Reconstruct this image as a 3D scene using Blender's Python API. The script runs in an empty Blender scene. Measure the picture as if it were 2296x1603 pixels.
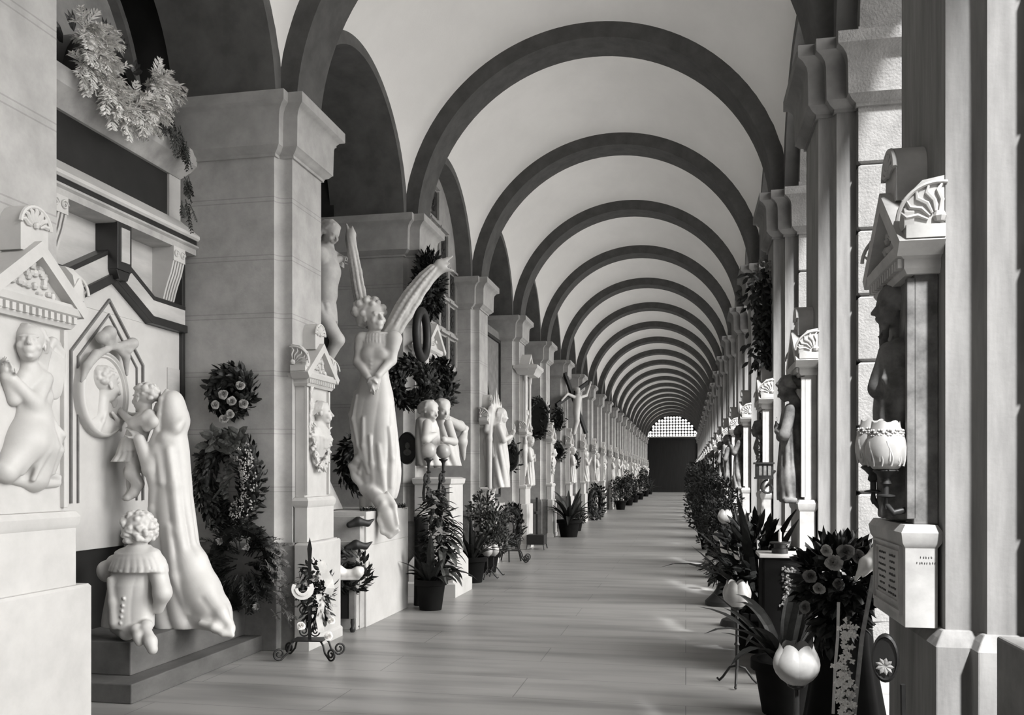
import bpy, math, random
import numpy as np
from mathutils import Vector, Matrix
rnd = random.Random(7)
C = bpy.context.scene.collection
SC = bpy.context.scene

# ------------------------------------------------------------------ camera
# frame 2296x1603; level camera turned 11.24 degrees left, lens shifted up
F_PX, YAW, HORIZ, EYE = 1960.0, math.radians(11.24), 1066.0, 1.5
cam = bpy.data.cameras.new('camera')
cam.sensor_fit = 'HORIZONTAL'; cam.sensor_width = 36.0
cam.lens = F_PX / 2296 * 36.0
cam.shift_x = 0.0
cam.shift_y = (HORIZ - 801.5) / 2296
cam.clip_start = 0.05; cam.clip_end = 400
camo = bpy.data.objects.new('camera', cam); C.objects.link(camo)
camo.location = (0, 0, EYE); camo.rotation_euler = (math.pi / 2, 0, YAW)
SC.camera = camo

# ------------------------------------------------------------------ world, sun, exposure
w = bpy.data.worlds.new('open_sky'); SC.world = w; w.use_nodes = True
bg = w.node_tree.nodes['Background']
_n, _l = w.node_tree.nodes, w.node_tree.links
# hazy sky, with a glow added over the courtyard, apart from the sun lamp
_tc = _n.new('ShaderNodeTexCoord'); _dot = _n.new('ShaderNodeVectorMath'); _dot.operation = 'DOT_PRODUCT'
_sd = Vector((.88, -.16, .40)).normalized(); _dot.inputs[1].default_value = _sd
_l.new(_tc.outputs['Generated'], _dot.inputs[0])
_mx = _n.new('ShaderNodeMath'); _mx.operation = 'MAXIMUM'; _mx.inputs[1].default_value = 0; _l.new(_dot.outputs['Value'], _mx.inputs[0])
_pw = _n.new('ShaderNodeMath'); _pw.operation = 'POWER'; _pw.inputs[1].default_value = 10; _l.new(_mx.outputs[0], _pw.inputs[0])
_ma = _n.new('ShaderNodeMath'); _ma.operation = 'MULTIPLY_ADD'; _ma.inputs[1].default_value = 9.0; _ma.inputs[2].default_value = .12; _l.new(_pw.outputs[0], _ma.inputs[0])
_l.new(_ma.outputs[0], bg.inputs[1]); bg.inputs[0].default_value = (1.0, .985, .965, 1)
def sun(direction, strength, angle):
    l = bpy.data.lights.new('sun', 'SUN'); l.energy = strength; l.angle = math.radians(angle)
    o = bpy.data.objects.new('sun', l); C.objects.link(o)
    o.rotation_euler = Vector(direction).to_track_quat('-Z', 'Y').to_euler(); return o
sun((-0.27, 0.56, -0.78), 7.0, 4.0)
SC.view_settings.view_transform = 'Standard'
SC.view_settings.look = 'None'
SC.view_settings.exposure = 1.05
SC.view_settings.gamma = 1.0
SC.view_settings.use_curve_mapping = False
SC.cycles.max_bounces = 12; SC.cycles.diffuse_bounces = 8

# ------------------------------------------------------------------ rays: the photo's pixels meet real planes
_c, _s = math.cos(YAW), math.sin(YAW)
def ray(u, v):
    a = (u - 1148) / F_PX; b = -(v - HORIZ) / F_PX
    return np.array([a * _c - _s, a * _s + _c, b])
_O = np.array([0, 0, EYE])
def AX(u, v, x): d = ray(u, v); return _O + d * (x / d[0])
def AY(u, v, y): d = ray(u, v); return _O + d * (y / d[1])
def AZ(u, v, z): d = ray(u, v); return _O + d * ((z - EYE) / d[2])

# ------------------------------------------------------------------ materials
WARM = (1.0, 0.985, 0.962)
def mat(name, v, v2=None, rough=0.75, scale=3.0, bump=0.0, bscale=40.0, spec=0.3, joints=None, stretch=(1, 1, 1), lo=0.35, hi=0.65, metal=0.0, trans=0.0, tint=WARM):
    m = bpy.data.materials.new(name); m.use_nodes = True
    nt = m.node_tree; n = nt.nodes; L = nt.links
    b = n['Principled BSDF']
    b.inputs['Roughness'].default_value = rough
    b.inputs['Specular IOR Level'].default_value = spec
    b.inputs['Metallic'].default_value = metal
    if trans: b.inputs['Transmission Weight'].default_value = trans
    tc = n.new('ShaderNodeTexCoord'); mp = n.new('ShaderNodeMapping'); mp.inputs['Scale'].default_value = stretch
    L.new(tc.outputs['Object'], mp.inputs[0])
    no = n.new('ShaderNodeTexNoise'); no.inputs['Scale'].default_value = scale; no.inputs['Detail'].default_value = 8; no.inputs['Roughness'].default_value = 0.62
    L.new(mp.outputs[0], no.inputs['Vector'])
    cr = n.new('ShaderNodeValToRGB')
    v2 = v * 0.75 if v2 is None else v2
    cr.color_ramp.elements[0].position = lo; cr.color_ramp.elements[1].position = hi
    cr.color_ramp.elements[0].color = (v2 * tint[0], v2 * tint[1], v2 * tint[2], 1)
    cr.color_ramp.elements[1].color = (v * tint[0], v * tint[1], v * tint[2], 1)
    L.new(no.outputs['Fac'], cr.inputs[0])
    col = cr.outputs[0]
    hgt = None
    if joints:                       # fine incised courses: (axis index, spacing, width, darkness, offset)
        sx = n.new('ShaderNodeSeparateXYZ'); L.new(tc.outputs['Object'], sx.inputs[0])
        ax, sp, wd, dk, off = joints
        a = n.new('ShaderNodeMath'); a.operation = 'ADD'; a.inputs[1].default_value = off; L.new(sx.outputs[ax], a.inputs[0])
        p = n.new('ShaderNodeMath'); p.operation = 'PINGPONG'; p.inputs[1].default_value = sp / 2; L.new(a.outputs[0], p.inputs[0])
        # two hair lines either side of each course
        q = n.new('ShaderNodeMath'); q.operation = 'SUBTRACT'; q.inputs[1].default_value = wd * 2.2; L.new(p.outputs[0], q.inputs[0])
        r = n.new('ShaderNodeMath'); r.operation = 'ABSOLUTE'; L.new(q.outputs[0], r.inputs[0])
        g = n.new('ShaderNodeMath'); g.operation = 'LESS_THAN'; g.inputs[1].default_value = wd * 0.5; L.new(r.outputs[0], g.inputs[0])
        mx = n.new('ShaderNodeMixRGB'); mx.blend_type = 'MULTIPLY'; mx.inputs[2].default_value = (dk, dk, dk, 1)
        L.new(g.outputs[0], mx.inputs[0]); L.new(col, mx.inputs[1]); col = mx.outputs[0]
    L.new(col, b.inputs['Base Color'])
    if bump:
        n2 = n.new('ShaderNodeTexNoise'); n2.inputs['Scale'].default_value = bscale; n2.inputs['Detail'].default_value = 6
        L.new(tc.outputs['Object'], n2.inputs['Vector'])
        bp = n.new('ShaderNodeBump'); bp.inputs['Strength'].default_value = bump; bp.inputs['Distance'].default_value = 0.02
        L.new(n2.outputs['Fac'], bp.inputs['Height']); L.new(bp.outputs[0], b.inputs['Normal'])
    return m
M = {}
M['plaster'] = mat('vault_plaster', .88, .82, scale=1.2, rough=.9, bump=.05, bscale=60)
M['arch'] = mat('dark_arch_stone', .13, .09, scale=4, rough=.85, bump=.05)
M['rib'] = mat('grey_rib_stone', .10, .07, scale=5, rough=.85, bump=.08)
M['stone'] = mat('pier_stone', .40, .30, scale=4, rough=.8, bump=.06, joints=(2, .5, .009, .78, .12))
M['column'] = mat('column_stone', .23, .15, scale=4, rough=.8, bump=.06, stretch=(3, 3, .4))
M['stone_plain'] = mat('moulded_stone', .38, .29, scale=4, rough=.8, bump=.05)
M['plinth'] = mat('plinth_stone', .20, .13, scale=6, rough=.7, bump=.05)
M['rusticated'] = mat('rusticated_stone', .21, .16, scale=8, rough=.9, bump=.35, bscale=55)
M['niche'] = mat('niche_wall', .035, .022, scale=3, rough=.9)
M['marble'] = mat('white_marble', .55, .46, scale=2.5, rough=.45, spec=.4)
M['stele'] = mat('stele_marble', .50, .41, scale=3, rough=.5, bump=.02)
M['marble2'] = mat('weathered_marble', .44, .31, scale=5, rough=.55, bump=.03)
M['marble_dark'] = mat('dark_marble', .19, .07, scale=9, rough=.7, bump=.05)
M['grey_marble'] = mat('grey_marble', .50, .34, scale=3, rough=.5, stretch=(1, .35, 1.6))
M['dark_stone'] = mat('dark_polished_stone', .025, .016, scale=5, rough=.35, spec=.5)
M['step'] = mat('step_stone', .13, .08, scale=5, rough=.6, bump=.05, stretch=(1, .5, 1))
M['iron'] = mat('black_iron', .018, .012, scale=20, rough=.5, spec=.4)
M['cloth'] = mat('black_cloth', .008, .005, scale=8, rough=.9, spec=.1)
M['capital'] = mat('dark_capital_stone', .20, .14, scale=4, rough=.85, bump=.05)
M['wood'] = mat('dark_wood', .014, .009, scale=8, rough=.6)
M['leaf'] = mat('dark_leaves', .022, .010, scale=30, rough=.5, spec=.3, tint=(.97, 1, .95))
M['leaf_mid'] = mat('dull_leaves', .085, .035, scale=30, rough=.5, tint=(.98, 1, .95))
M['leaf_pale'] = mat('pale_dried_fronds', .85, .6, scale=24, rough=.7)
M['petal'] = mat('pale_petals', .42, .28, scale=30, rough=.6)
M['petal_dim'] = mat('dim_petals', .2, .12, scale=30, rough=.6)
M['white_petal'] = mat('white_petals', .85, .75, scale=30, rough=.6)
M['globe'] = mat('frosted_globe', .40, .28, scale=6, rough=.3, spec=.5)
M['ink'] = mat('cut_letters', .10, .07, scale=20, rough=.8)
M['gravel'] = mat('courtyard_gravel', .42, .36, scale=30, rough=.95)
M['door'] = mat('dark_door', .02, .013, scale=3, rough=.7, stretch=(6, 1, .3))
M['ribbon'] = mat('satin_ribbon', .75, .55, scale=9, rough=.35, spec=.5)

# floor: big pale slabs, joints across the walk, faint streaks
def floor_mat():
    m = bpy.data.materials.new('marble_floor'); m.use_nodes = True
    nt = m.node_tree; n = nt.nodes; L = nt.links; b = n['Principled BSDF']
    tc = n.new('ShaderNodeTexCoord'); mp = n.new('ShaderNodeMapping'); mp.inputs['Scale'].default_value = (.45, 3.2, 1)
    L.new(tc.outputs['Object'], mp.inputs[0])
    no = n.new('ShaderNodeTexNoise'); no.inputs['Scale'].default_value = 1.3; no.inputs['Detail'].default_value = 8; L.new(mp.outputs[0], no.inputs['Vector'])
    cr = n.new('ShaderNodeValToRGB'); cr.color_ramp.elements[0].position = .28; cr.color_ramp.elements[1].position = .56
    cr.color_ramp.elements[0].color = (.17, .168, .163, 1); cr.color_ramp.elements[1].color = (.31, .305, .297, 1)
    L.new(no.outputs['Fac'], cr.inputs[0])
    br = n.new('ShaderNodeTexBrick'); br.offset = .5; br.inputs['Scale'].default_value = 1.0
    br.inputs['Brick Width'].default_value = 2.3; br.inputs['Row Height'].default_value = .58; br.inputs['Mortar Size'].default_value = .004; br.inputs['Mortar Smooth'].default_value = .3
    br.inputs['Color1'].default_value = (1, 1, 1, 1); br.inputs['Color2'].default_value = (.93, .93, .93, 1); br.inputs['Mortar'].default_value = (.45, .45, .45, 1)
    L.new(tc.outputs['Object'], br.inputs['Vector'])
    mx = n.new('ShaderNodeMixRGB'); mx.blend_type = 'MULTIPLY'; mx.inputs[0].default_value = 1
    L.new(cr.outputs[0], mx.inputs[1]); L.new(br.outputs['Color'], mx.inputs[2]); L.new(mx.outputs[0], b.inputs['Base Color'])
    b.inputs['Roughness'].default_value = .34; b.inputs['Specular IOR Level'].default_value = .45
    return m
M['floor'] = floor_mat()

# ------------------------------------------------------------------ object helpers
ORD = 'first second third fourth fifth sixth seventh eighth ninth tenth eleventh twelfth thirteenth fourteenth fifteenth sixteenth seventeenth eighteenth nineteenth twentieth twenty-first twenty-second twenty-third twenty-fourth twenty-fifth'.split()
def bay(k): return 'bay nearest behind the camera' if k == -1 else 'second bay behind the camera' if k == -2 else ORD[k] + ' bay from the camera'
def tag(o, label=None, cat=None, group=None, kind=None):
    if label: o['label'] = label
    if cat: o['category'] = cat
    if group: o['group'] = group
    if kind: o['kind'] = kind
    return o
def empty(name, loc=(0, 0, 0), rz=0, label=None, cat=None, group=None, kind=None):
    o = bpy.data.objects.new(name, None); C.objects.link(o); o.empty_display_size = .1
    o.location = loc; o.rotation_euler = (0, 0, rz)
    return tag(o, label, cat, group, kind)
KIDS = {}
def kids(o): return KIDS.get(o.name, [])
def adopt(c, p):
    c.parent = p; KIDS.setdefault(p.name, []).append(c)
def copy_tree(o, parent=None):
    c = o.copy(); C.objects.link(c)
    if parent: adopt(c, parent)
    for ch in list(kids(o)): copy_tree(ch, c)
    return c
def mesh_obj(name, verts, faces, m, parent=None, smooth=None, bevel=0, loc=None):
    me = bpy.data.meshes.new(name); me.from_pydata([tuple(map(float, v)) for v in verts], [], faces); me.update()
    me.materials.append(m)
    if smooth is not None:
        me.polygons.foreach_set('use_smooth', [True] * len(me.polygons))
        if smooth < 3: me.set_sharp_from_angle(angle=smooth)
    o = bpy.data.objects.new(name, me); C.objects.link(o)
    if bevel:
        bv = o.modifiers.new('edge', 'BEVEL'); bv.width = bevel; bv.segments = 2; bv.limit_method = 'ANGLE'; bv.angle_limit = math.radians(40)
    if loc is not None: o.location = loc
    if parent: adopt(o, parent)
    return o
class MB:
    def __init__(s): s.v = []; s.f = []; s.T = None
    def add(s, vs, fs):
        k = len(s.v)
        if s.T is not None: vs = [tuple(s.T @ Vector(v)) for v in vs]
        s.v += [tuple(v) for v in vs]; s.f += [[i + k for i in q] for q in fs]
    def box(s, x0, x1, y0, y1, z0, z1):
        s.add([(x0, y0, z0), (x1, y0, z0), (x1, y1, z0), (x0, y1, z0), (x0, y0, z1), (x1, y0, z1), (x1, y1, z1), (x0, y1, z1)],
              [[0, 3, 2, 1], [4, 5, 6, 7], [0, 1, 5, 4], [1, 2, 6, 5], [2, 3, 7, 6], [3, 0, 4, 7]])
    def prism(s, poly, axis, a, b):           # poly of 2-D points in the two other axes, extruded from a to b
        def P(p, t): return (t, p[0], p[1]) if axis == 0 else (p[0], t, p[1]) if axis == 1 else (p[0], p[1], t)
        n = len(poly)
        s.add([P(p, a) for p in poly] + [P(p, b) for p in poly], [list(range(n))[::-1], list(range(n, 2 * n))] + [[i, (i + 1) % n, n + (i + 1) % n, n + i] for i in range(n)])
    def rings(s, rings, cap=True, closed=True):
        n = len(rings[0]); vs = [p for r in rings for p in r]; fs = []
        for i in range(len(rings) - 1):
            for j in range(n if closed else n - 1):
                fs.append([i * n + j, i * n + (j + 1) % n, (i + 1) * n + (j + 1) % n, (i + 1) * n + j])
        if cap: fs += [list(range(n))[::-1], list(range((len(rings) - 1) * n, len(rings) * n))]
        s.add(vs, fs)
    def lathe(s, prof, c=(0, 0, 0), n=24, cap=True):
        s.rings([[(c[0] + r * math.cos(2 * math.pi * j / n), c[1] + r * math.sin(2 * math.pi * j / n), c[2] + z) for j in range(n)] for r, z in prof], cap)
    def tube(s, pts, rad, n=8, cap=True):
        pts = [Vector(p) for p in pts]; rad = rad if hasattr(rad, '__len__') else [rad] * len(pts)
        t0 = (pts[1] - pts[0]).normalized(); u = t0.orthogonal().normalized(); R = []
        for i, p in enumerate(pts):
            t = (pts[min(i + 1, len(pts) - 1)] - pts[max(i - 1, 0)]).normalized()
            u = (u - t * u.dot(t)); u = u.normalized() if u.length > 1e-6 else t.orthogonal().normalized()
            v = t.cross(u)
            R.append([tuple(p + (u * math.cos(2 * math.pi * j / n) + v * math.sin(2 * math.pi * j / n)) * rad[i]) for j in range(n)])
        s.rings(R, cap)
    def ball(s, c, r, n=12):
        r = r if hasattr(r, '__len__') else (r, r, r); R = []
        m = max(4, n // 2)
        for i in range(m + 1):
            a = -math.pi / 2 + math.pi * (i * .998 + .001 * m) / m
            R.append([(c[0] + r[0] * math.cos(a) * math.cos(2 * math.pi * j / n), c[1] + r[1] * math.cos(a) * math.sin(2 * math.pi * j / n), c[2] + r[2] * math.sin(a)) for j in range(n)])
        s.rings(R)
    def build(s, name, m, parent=None, smooth=None, bevel=0, loc=None):
        return mesh_obj(name, s.v, s.f, m, parent, smooth, bevel, loc)
def off_poly(poly, d):
    n = len(poly); out = []
    for i in range(n):
        p, q, r = np.array(poly[i - 1]), np.array(poly[i]), np.array(poly[(i + 1) % n])
        e1 = (q - p) / np.linalg.norm(q - p); e2 = (r - q) / np.linalg.norm(r - q)
        n1 = np.array([e1[1], -e1[0]]); n2 = np.array([e2[1], -e2[0]])
        b = n1 + n2; b = b / (1 + n1.dot(n2)); out.append(tuple(q + b * d))
    return out
def mould(mb, poly, prof):                    # prof: list of (offset, z) from bottom to top
    mb.rings([[(x, y, z) for x, y in off_poly(poly, o)] for o, z in prof])

# ------------------------------------------------------------------ the gallery itself
L_BAY, Y2 = 3.5, 7.1
def yk(k): return Y2 + L_BAY * (k - 2)
NB = 22
XC, RIN, REX, ZC = -1.155, 2.17, 2.36, 4.65
ZCAP = 4.74

mb = MB(); mb.box(-5.4, 2.3, -7, 79.8, -.3, 0)
tag(mb.build('floor', M['floor']), 'pale stone slab floor of the gallery walk', 'floor', kind='structure')
mb = MB(); mb.box(2.3, 70, -40, 130, -.5, -.12); mb.box(-30, 2.3, 79.8, 130, -.5, -.12)
tag(mb.build('ground', M['gravel']), 'pale gravel of the courtyard beyond the piers', 'ground', kind='structure')
mb = MB(); mb.box(-5.4, 2.1, -7, 79.8, 7.9, 8.2)
tag(mb.build('roof', M['stone_plain']), 'roof slab over the vaults', 'roof', kind='structure')

def arc_pts(c, r, a0, a1, n): return [(c[0] + r * math.cos(a0 + (a1 - a0) * i / n), c[1] + r * math.sin(a0 + (a1 - a0) * i / n)) for i in range(n + 1)]
def cove(poly, idx, r, n=5):                  # soften re-entrant corners with concave quarter rounds
    out = []
    N = len(poly)
    for i in range(N):
        if i not in idx: out.append(poly[i]); continue
        p, q, t = np.array(poly[i - 1]), np.array(poly[i]), np.array(poly[(i + 1) % N])
        e1 = (p - q) / np.linalg.norm(p - q); e2 = (t - q) / np.linalg.norm(t - q)
        cc = q + (e1 + e2) * r
        for j in range(n + 1):
            a = j / n * math.pi / 2
            out.append(tuple(cc - e2 * r * math.cos(a) - e1 * r * math.sin(a)))
    return out
PL = [(-4.45, -.13), (-3.47, -.13), (-3.47, -.05), (-3.34, -.05), (-3.34, .56), (-3.47, .56), (-3.47, .66), (-4.45, .66)]
PLc = cove(PL, (2, 5), .07)
PR = [(1.0, -.05), (1.12, -.05), (1.12, -.13), (1.26, -.13), (1.26, .7), (1.12, .7), (1.12, .63), (1.0, .63)]
PRc = cove(PR, (1, 6), .06)
CAPP = [(0, -.50), (.02, -.50), (.02, -.475), (.055, -.455), (.075, -.43), (.085, -.425), (.085, -.40), (.09, -.18), (.10, -.14), (.13, -.105), (.165, -.09), (.17, -.085), (.17, 0), (.1, .012)]
def pier_parts(side):
    out = []
    P, Pc = (PL, PLc) if side == 'L' else (PR, PRc)
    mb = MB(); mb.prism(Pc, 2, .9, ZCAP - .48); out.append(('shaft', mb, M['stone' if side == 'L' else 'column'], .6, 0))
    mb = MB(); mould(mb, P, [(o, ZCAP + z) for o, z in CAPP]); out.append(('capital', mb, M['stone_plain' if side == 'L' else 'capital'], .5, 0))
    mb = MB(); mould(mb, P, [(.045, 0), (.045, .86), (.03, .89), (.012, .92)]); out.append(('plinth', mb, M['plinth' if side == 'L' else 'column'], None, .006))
    if side == 'R':
        o = [(1.26, -.22), (1.95, -.22), (1.95, .75), (1.26, .75)]
        mb = MB(); z = .87
        mould(mb, o, [(.06, 0), (.06, .80), (.0, .84), (-.01, .88)])
        mb.prism(off_poly(o, -.03), 2, .3, 4.9)
        i = 0
        while z < 4.2:
            z1 = min(z + .49, 4.26)
            mould(mb, o, [(-.022, z + .012), (0, z + .028), (0, z1 - .012), (-.022, z1 + .004)]); z = z1
        mould(mb, o, [(a, ZCAP + b) for a, b in CAPP])
        mould(mb, o, [(0, ZCAP), (0, ZCAP + .1)])
        out.append(('rusticated_pier', mb, M['rusticated'], .5, 0))
    return out
proto = {}
for side in 'LR':
    where = 'niche' if side == 'L' else 'courtyard'
    for k in range(0, NB + 1):
        r = empty('pillar', (-.04 if (side, k) == ('R', 1) else 0, yk(k), 0), kind='structure')
        tag(r, '%s stone pier from the camera along the %s side' % (ORD[k], where), 'pier', 'piers along the %s side' % where)
        if side not in proto:
            proto[side] = r
            for nm, mb, mt, sm, bv in pier_parts(side): mb.build(nm, mt, r, smooth=sm, bevel=bv)
        else:
            for ch in list(kids(proto[side])): copy_tree(ch, r)

# transverse ribs
def rib_mesh():
    mb = MB(); n = 56; A0, A1 = -.02, math.pi + .02
    rings = []
    for i in range(n + 1):
        a = A0 + (A1 - A0) * i / n; c, s = math.cos(a), math.sin(a)
        rings.append([(XC + RIN * c, 0, ZC + RIN * s), (XC + (REX + .05) * c, 0, ZC + (REX + .05) * s), (XC + (REX + .05) * c, .5, ZC + (REX + .05) * s), (XC + RIN * c, .5, ZC + RIN * s)])
    mb.rings(rings); return mb
rib0 = None
for k in range(0, NB + 1):
    if rib0 is None: o = rib0 = rib_mesh().build('vault_rib', M['rib'], smooth=.6)
    else: o = rib0.copy(); C.objects.link(o)
    o.location = (0, yk(k), 0)
    tag(o, '%s dark stone vault rib from the camera spanning the gallery' % ORD[k], 'vault rib', 'transverse vault ribs', 'structure')
# sail vaults, one per bay
def vault_mesh():
    n, m = 48, 36; vs = []; fs = []
    R2 = REX ** 2 + 1.5 ** 2
    for j in range(m + 1):
        y = -1.53 + 3.06 * j / m
        for i in range(n + 1):
            x = -2.36 + 4.72 * i / n
            vs.append((XC + x, y, ZC + math.sqrt(max(0.0, R2 - x * x - y * y))))
    for j in range(m):
        for i in range(n):
            a = j * (n + 1) + i; fs.append([a, a + n + 1, a + n + 2, a + 1])
    return vs, fs
v0 = None
for k in range(-2, NB + 1):
    if v0 is None: o = v0 = mesh_obj('ceiling', *vault_mesh(), M['plaster'], smooth=4)
    else: o = v0.copy(); C.objects.link(o)
    o.location = (0, yk(k) + 2.0, 0)
    tag(o, 'pale plaster vault of the %s' % bay(k), 'ceiling', 'sail vaults over the bays', 'structure')
# longitudinal arcades
def arch_wall(x0, x1, r, zc, half=1.75, top=7.95):
    mb = MB(); n = 32
    pts = [(-half, ZCAP - .02), (-r, ZCAP - .02)] + [(r * math.cos(math.pi - math.pi * i / n), zc + r * math.sin(math.pi - math.pi * i / n)) for i in range(n + 1)] + [(r, ZCAP - .02), (half, ZCAP - .02)]
    # build as quads between the opening line and the top
    low = [(-half, ZCAP - .02)] + pts[1:-1] + [(half, ZCAP - .02)]
    up = [(p[0], top) for p in low]
    N = len(low)
    vs = [(x, p[0], p[1]) for x in (x0, x1) for p in low] + [(x, p[0], p[1]) for x in (x0, x1) for p in up]
    fs = []
    for i in range(N - 1):
        fs += [[i, i + 1, 2 * N + i + 1, 2 * N + i], [N + i + 1, N + i, 3 * N + i, 3 * N + i + 1], [i + 1, i, N + i, N + i + 1]]
    mb.add(vs, fs); return mb
wl = wr = None
for k in range(-2, NB + 1):
    if wl is None:
        wl = arch_wall(-4.45, -3.47, 1.38, 4.72).build('wall_left', M['arch'], smooth=.4)
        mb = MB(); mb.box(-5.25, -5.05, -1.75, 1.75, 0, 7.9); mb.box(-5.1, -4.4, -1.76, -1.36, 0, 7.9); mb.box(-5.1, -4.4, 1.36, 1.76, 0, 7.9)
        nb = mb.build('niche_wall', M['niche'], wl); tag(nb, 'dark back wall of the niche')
        wr = arch_wall(1.12, 1.27, 1.38, 4.72).build('wall_right', M['arch'], smooth=.4)
        ow = arch_wall(1.27, 1.95, 1.27, 4.74).build('outer_arch', M['rusticated'], wr, smooth=.4)
        a, b = wl, wr
    else:
        a, b = copy_tree(wl), copy_tree(wr)
    a.location = b.location = (0, yk(k) + 2.02, 0)
    tag(a, 'niche arch of the %s, walled side' % bay(k), 'wall', 'niche arches', 'structure')
    tag(b, 'open arch of the %s, courtyard side' % bay(k), 'wall', 'open arches', 'structure')
# end wall with the great door under a pierced lunette
YE = yk(NB) + 2.2
mb = MB(); mb.box(-5.4, -3.42, YE, YE + .4, 0, 8); mb.box(1.08, 2.1, YE, YE + .4, 0, 8)
n = 40; R = 2.25; low = [(XC + R * math.cos(math.pi - math.pi * i / n), 4.6 + R * math.sin(math.pi - math.pi * i / n)) for i in range(n + 1)]
vs = [(x, y, z) for y in (YE, YE + .4) for x, z in low] + [(x, y, 8) for y in (YE, YE + .4) for x, z in low]; N = n + 1; fs = []
for i in range(n): fs += [[i + 1, i, 2 * N + i, 2 * N + i + 1], [i, i + 1, N + i + 1, N + i], [N + i, N + i + 1, 3 * N + i + 1, 3 * N + i]]
mb.add(vs, fs)
tag(mb.build('wall_back', M['rib']), 'end wall around the great door', 'wall', kind='structure')
dr = empty('door_1', (XC, YE + .2, 0), kind='structure'); tag(dr, 'tall dark double door closing the far end of the gallery', 'door')
mb = MB()
for sx in (-1, 1): mb.box(min(0.0, 2.24 * sx), max(0.0, 2.24 * sx), -.05, .05, 0, 4.8)
mb.build('door_leaf', M['door'], dr)
mb = MB(); mb.box(-2.3, 2.3, -.1, .08, 4.72, 4.95); mb.build('transom', M['door'], dr)
# pierced lunette: a plate with round holes, one mesh
def lunette():
    cell = .26; mb = MB(); nx = 16; R = 2.05; z0 = 4.98
    def plate(x0, x1, zz0, zz1): mb.box(x0, x1, -.03, .03, zz0, zz1)
    for i in range(-8, 8):
        for j in range(0, 8):
            cx, cz = (i + .5) * cell, z0 + (j + .5) * cell
            inside = math.hypot(cx, (cz - z0) * 1.08) < R - .04
            h = cell / 2
            sq = [(cx + h * a, cz + h * b) for a, b in ((1, 0), (1, 1), (0, 1), (-1, 1), (-1, 0), (-1, -1), (0, -1), (1, -1))]
            if not inside:
                if math.hypot(cx, cz - 4.6) < 2.45: mb.box(cx - h, cx + h, -.03, .03, cz - h, cz + h)
                continue
            r = h * .86; m = 16; inner = []; outer = []
            for t in range(m):
                a = 2 * math.pi * t / m; c, s = math.cos(a), math.sin(a); q = h / max(abs(c), abs(s))
                inner.append((cx + r * c, cz + r * s)); outer.append((cx + q * c, cz + q * s))
            vs = [(p[0], y, p[1]) for y in (-.03, .03) for p in inner] + [(p[0], y, p[1]) for y in (-.03, .03) for p in outer]
            fs = []
            for t in range(m):
                u = (t + 1) % m
                fs += [[t, u, 2 * m + u, 2 * m + t], [m + u, m + t, 3 * m + t, 3 * m + u], [u, t, m + t, m + u]]
            mb.add(vs, fs)
    return mb
lunette().build('pierced_lunette', M['door'], dr)

mb = MB(); mb.box(-12, 12, 84.0, 84.4, -.3, 11)  # added wall that catches the sun, so the lunette holes look bright
tag(mb.build('wall_lunette_backing', M['stele']), 'pale wall added beyond the pierced lunette to brighten its holes', 'wall', kind='structure')
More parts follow.
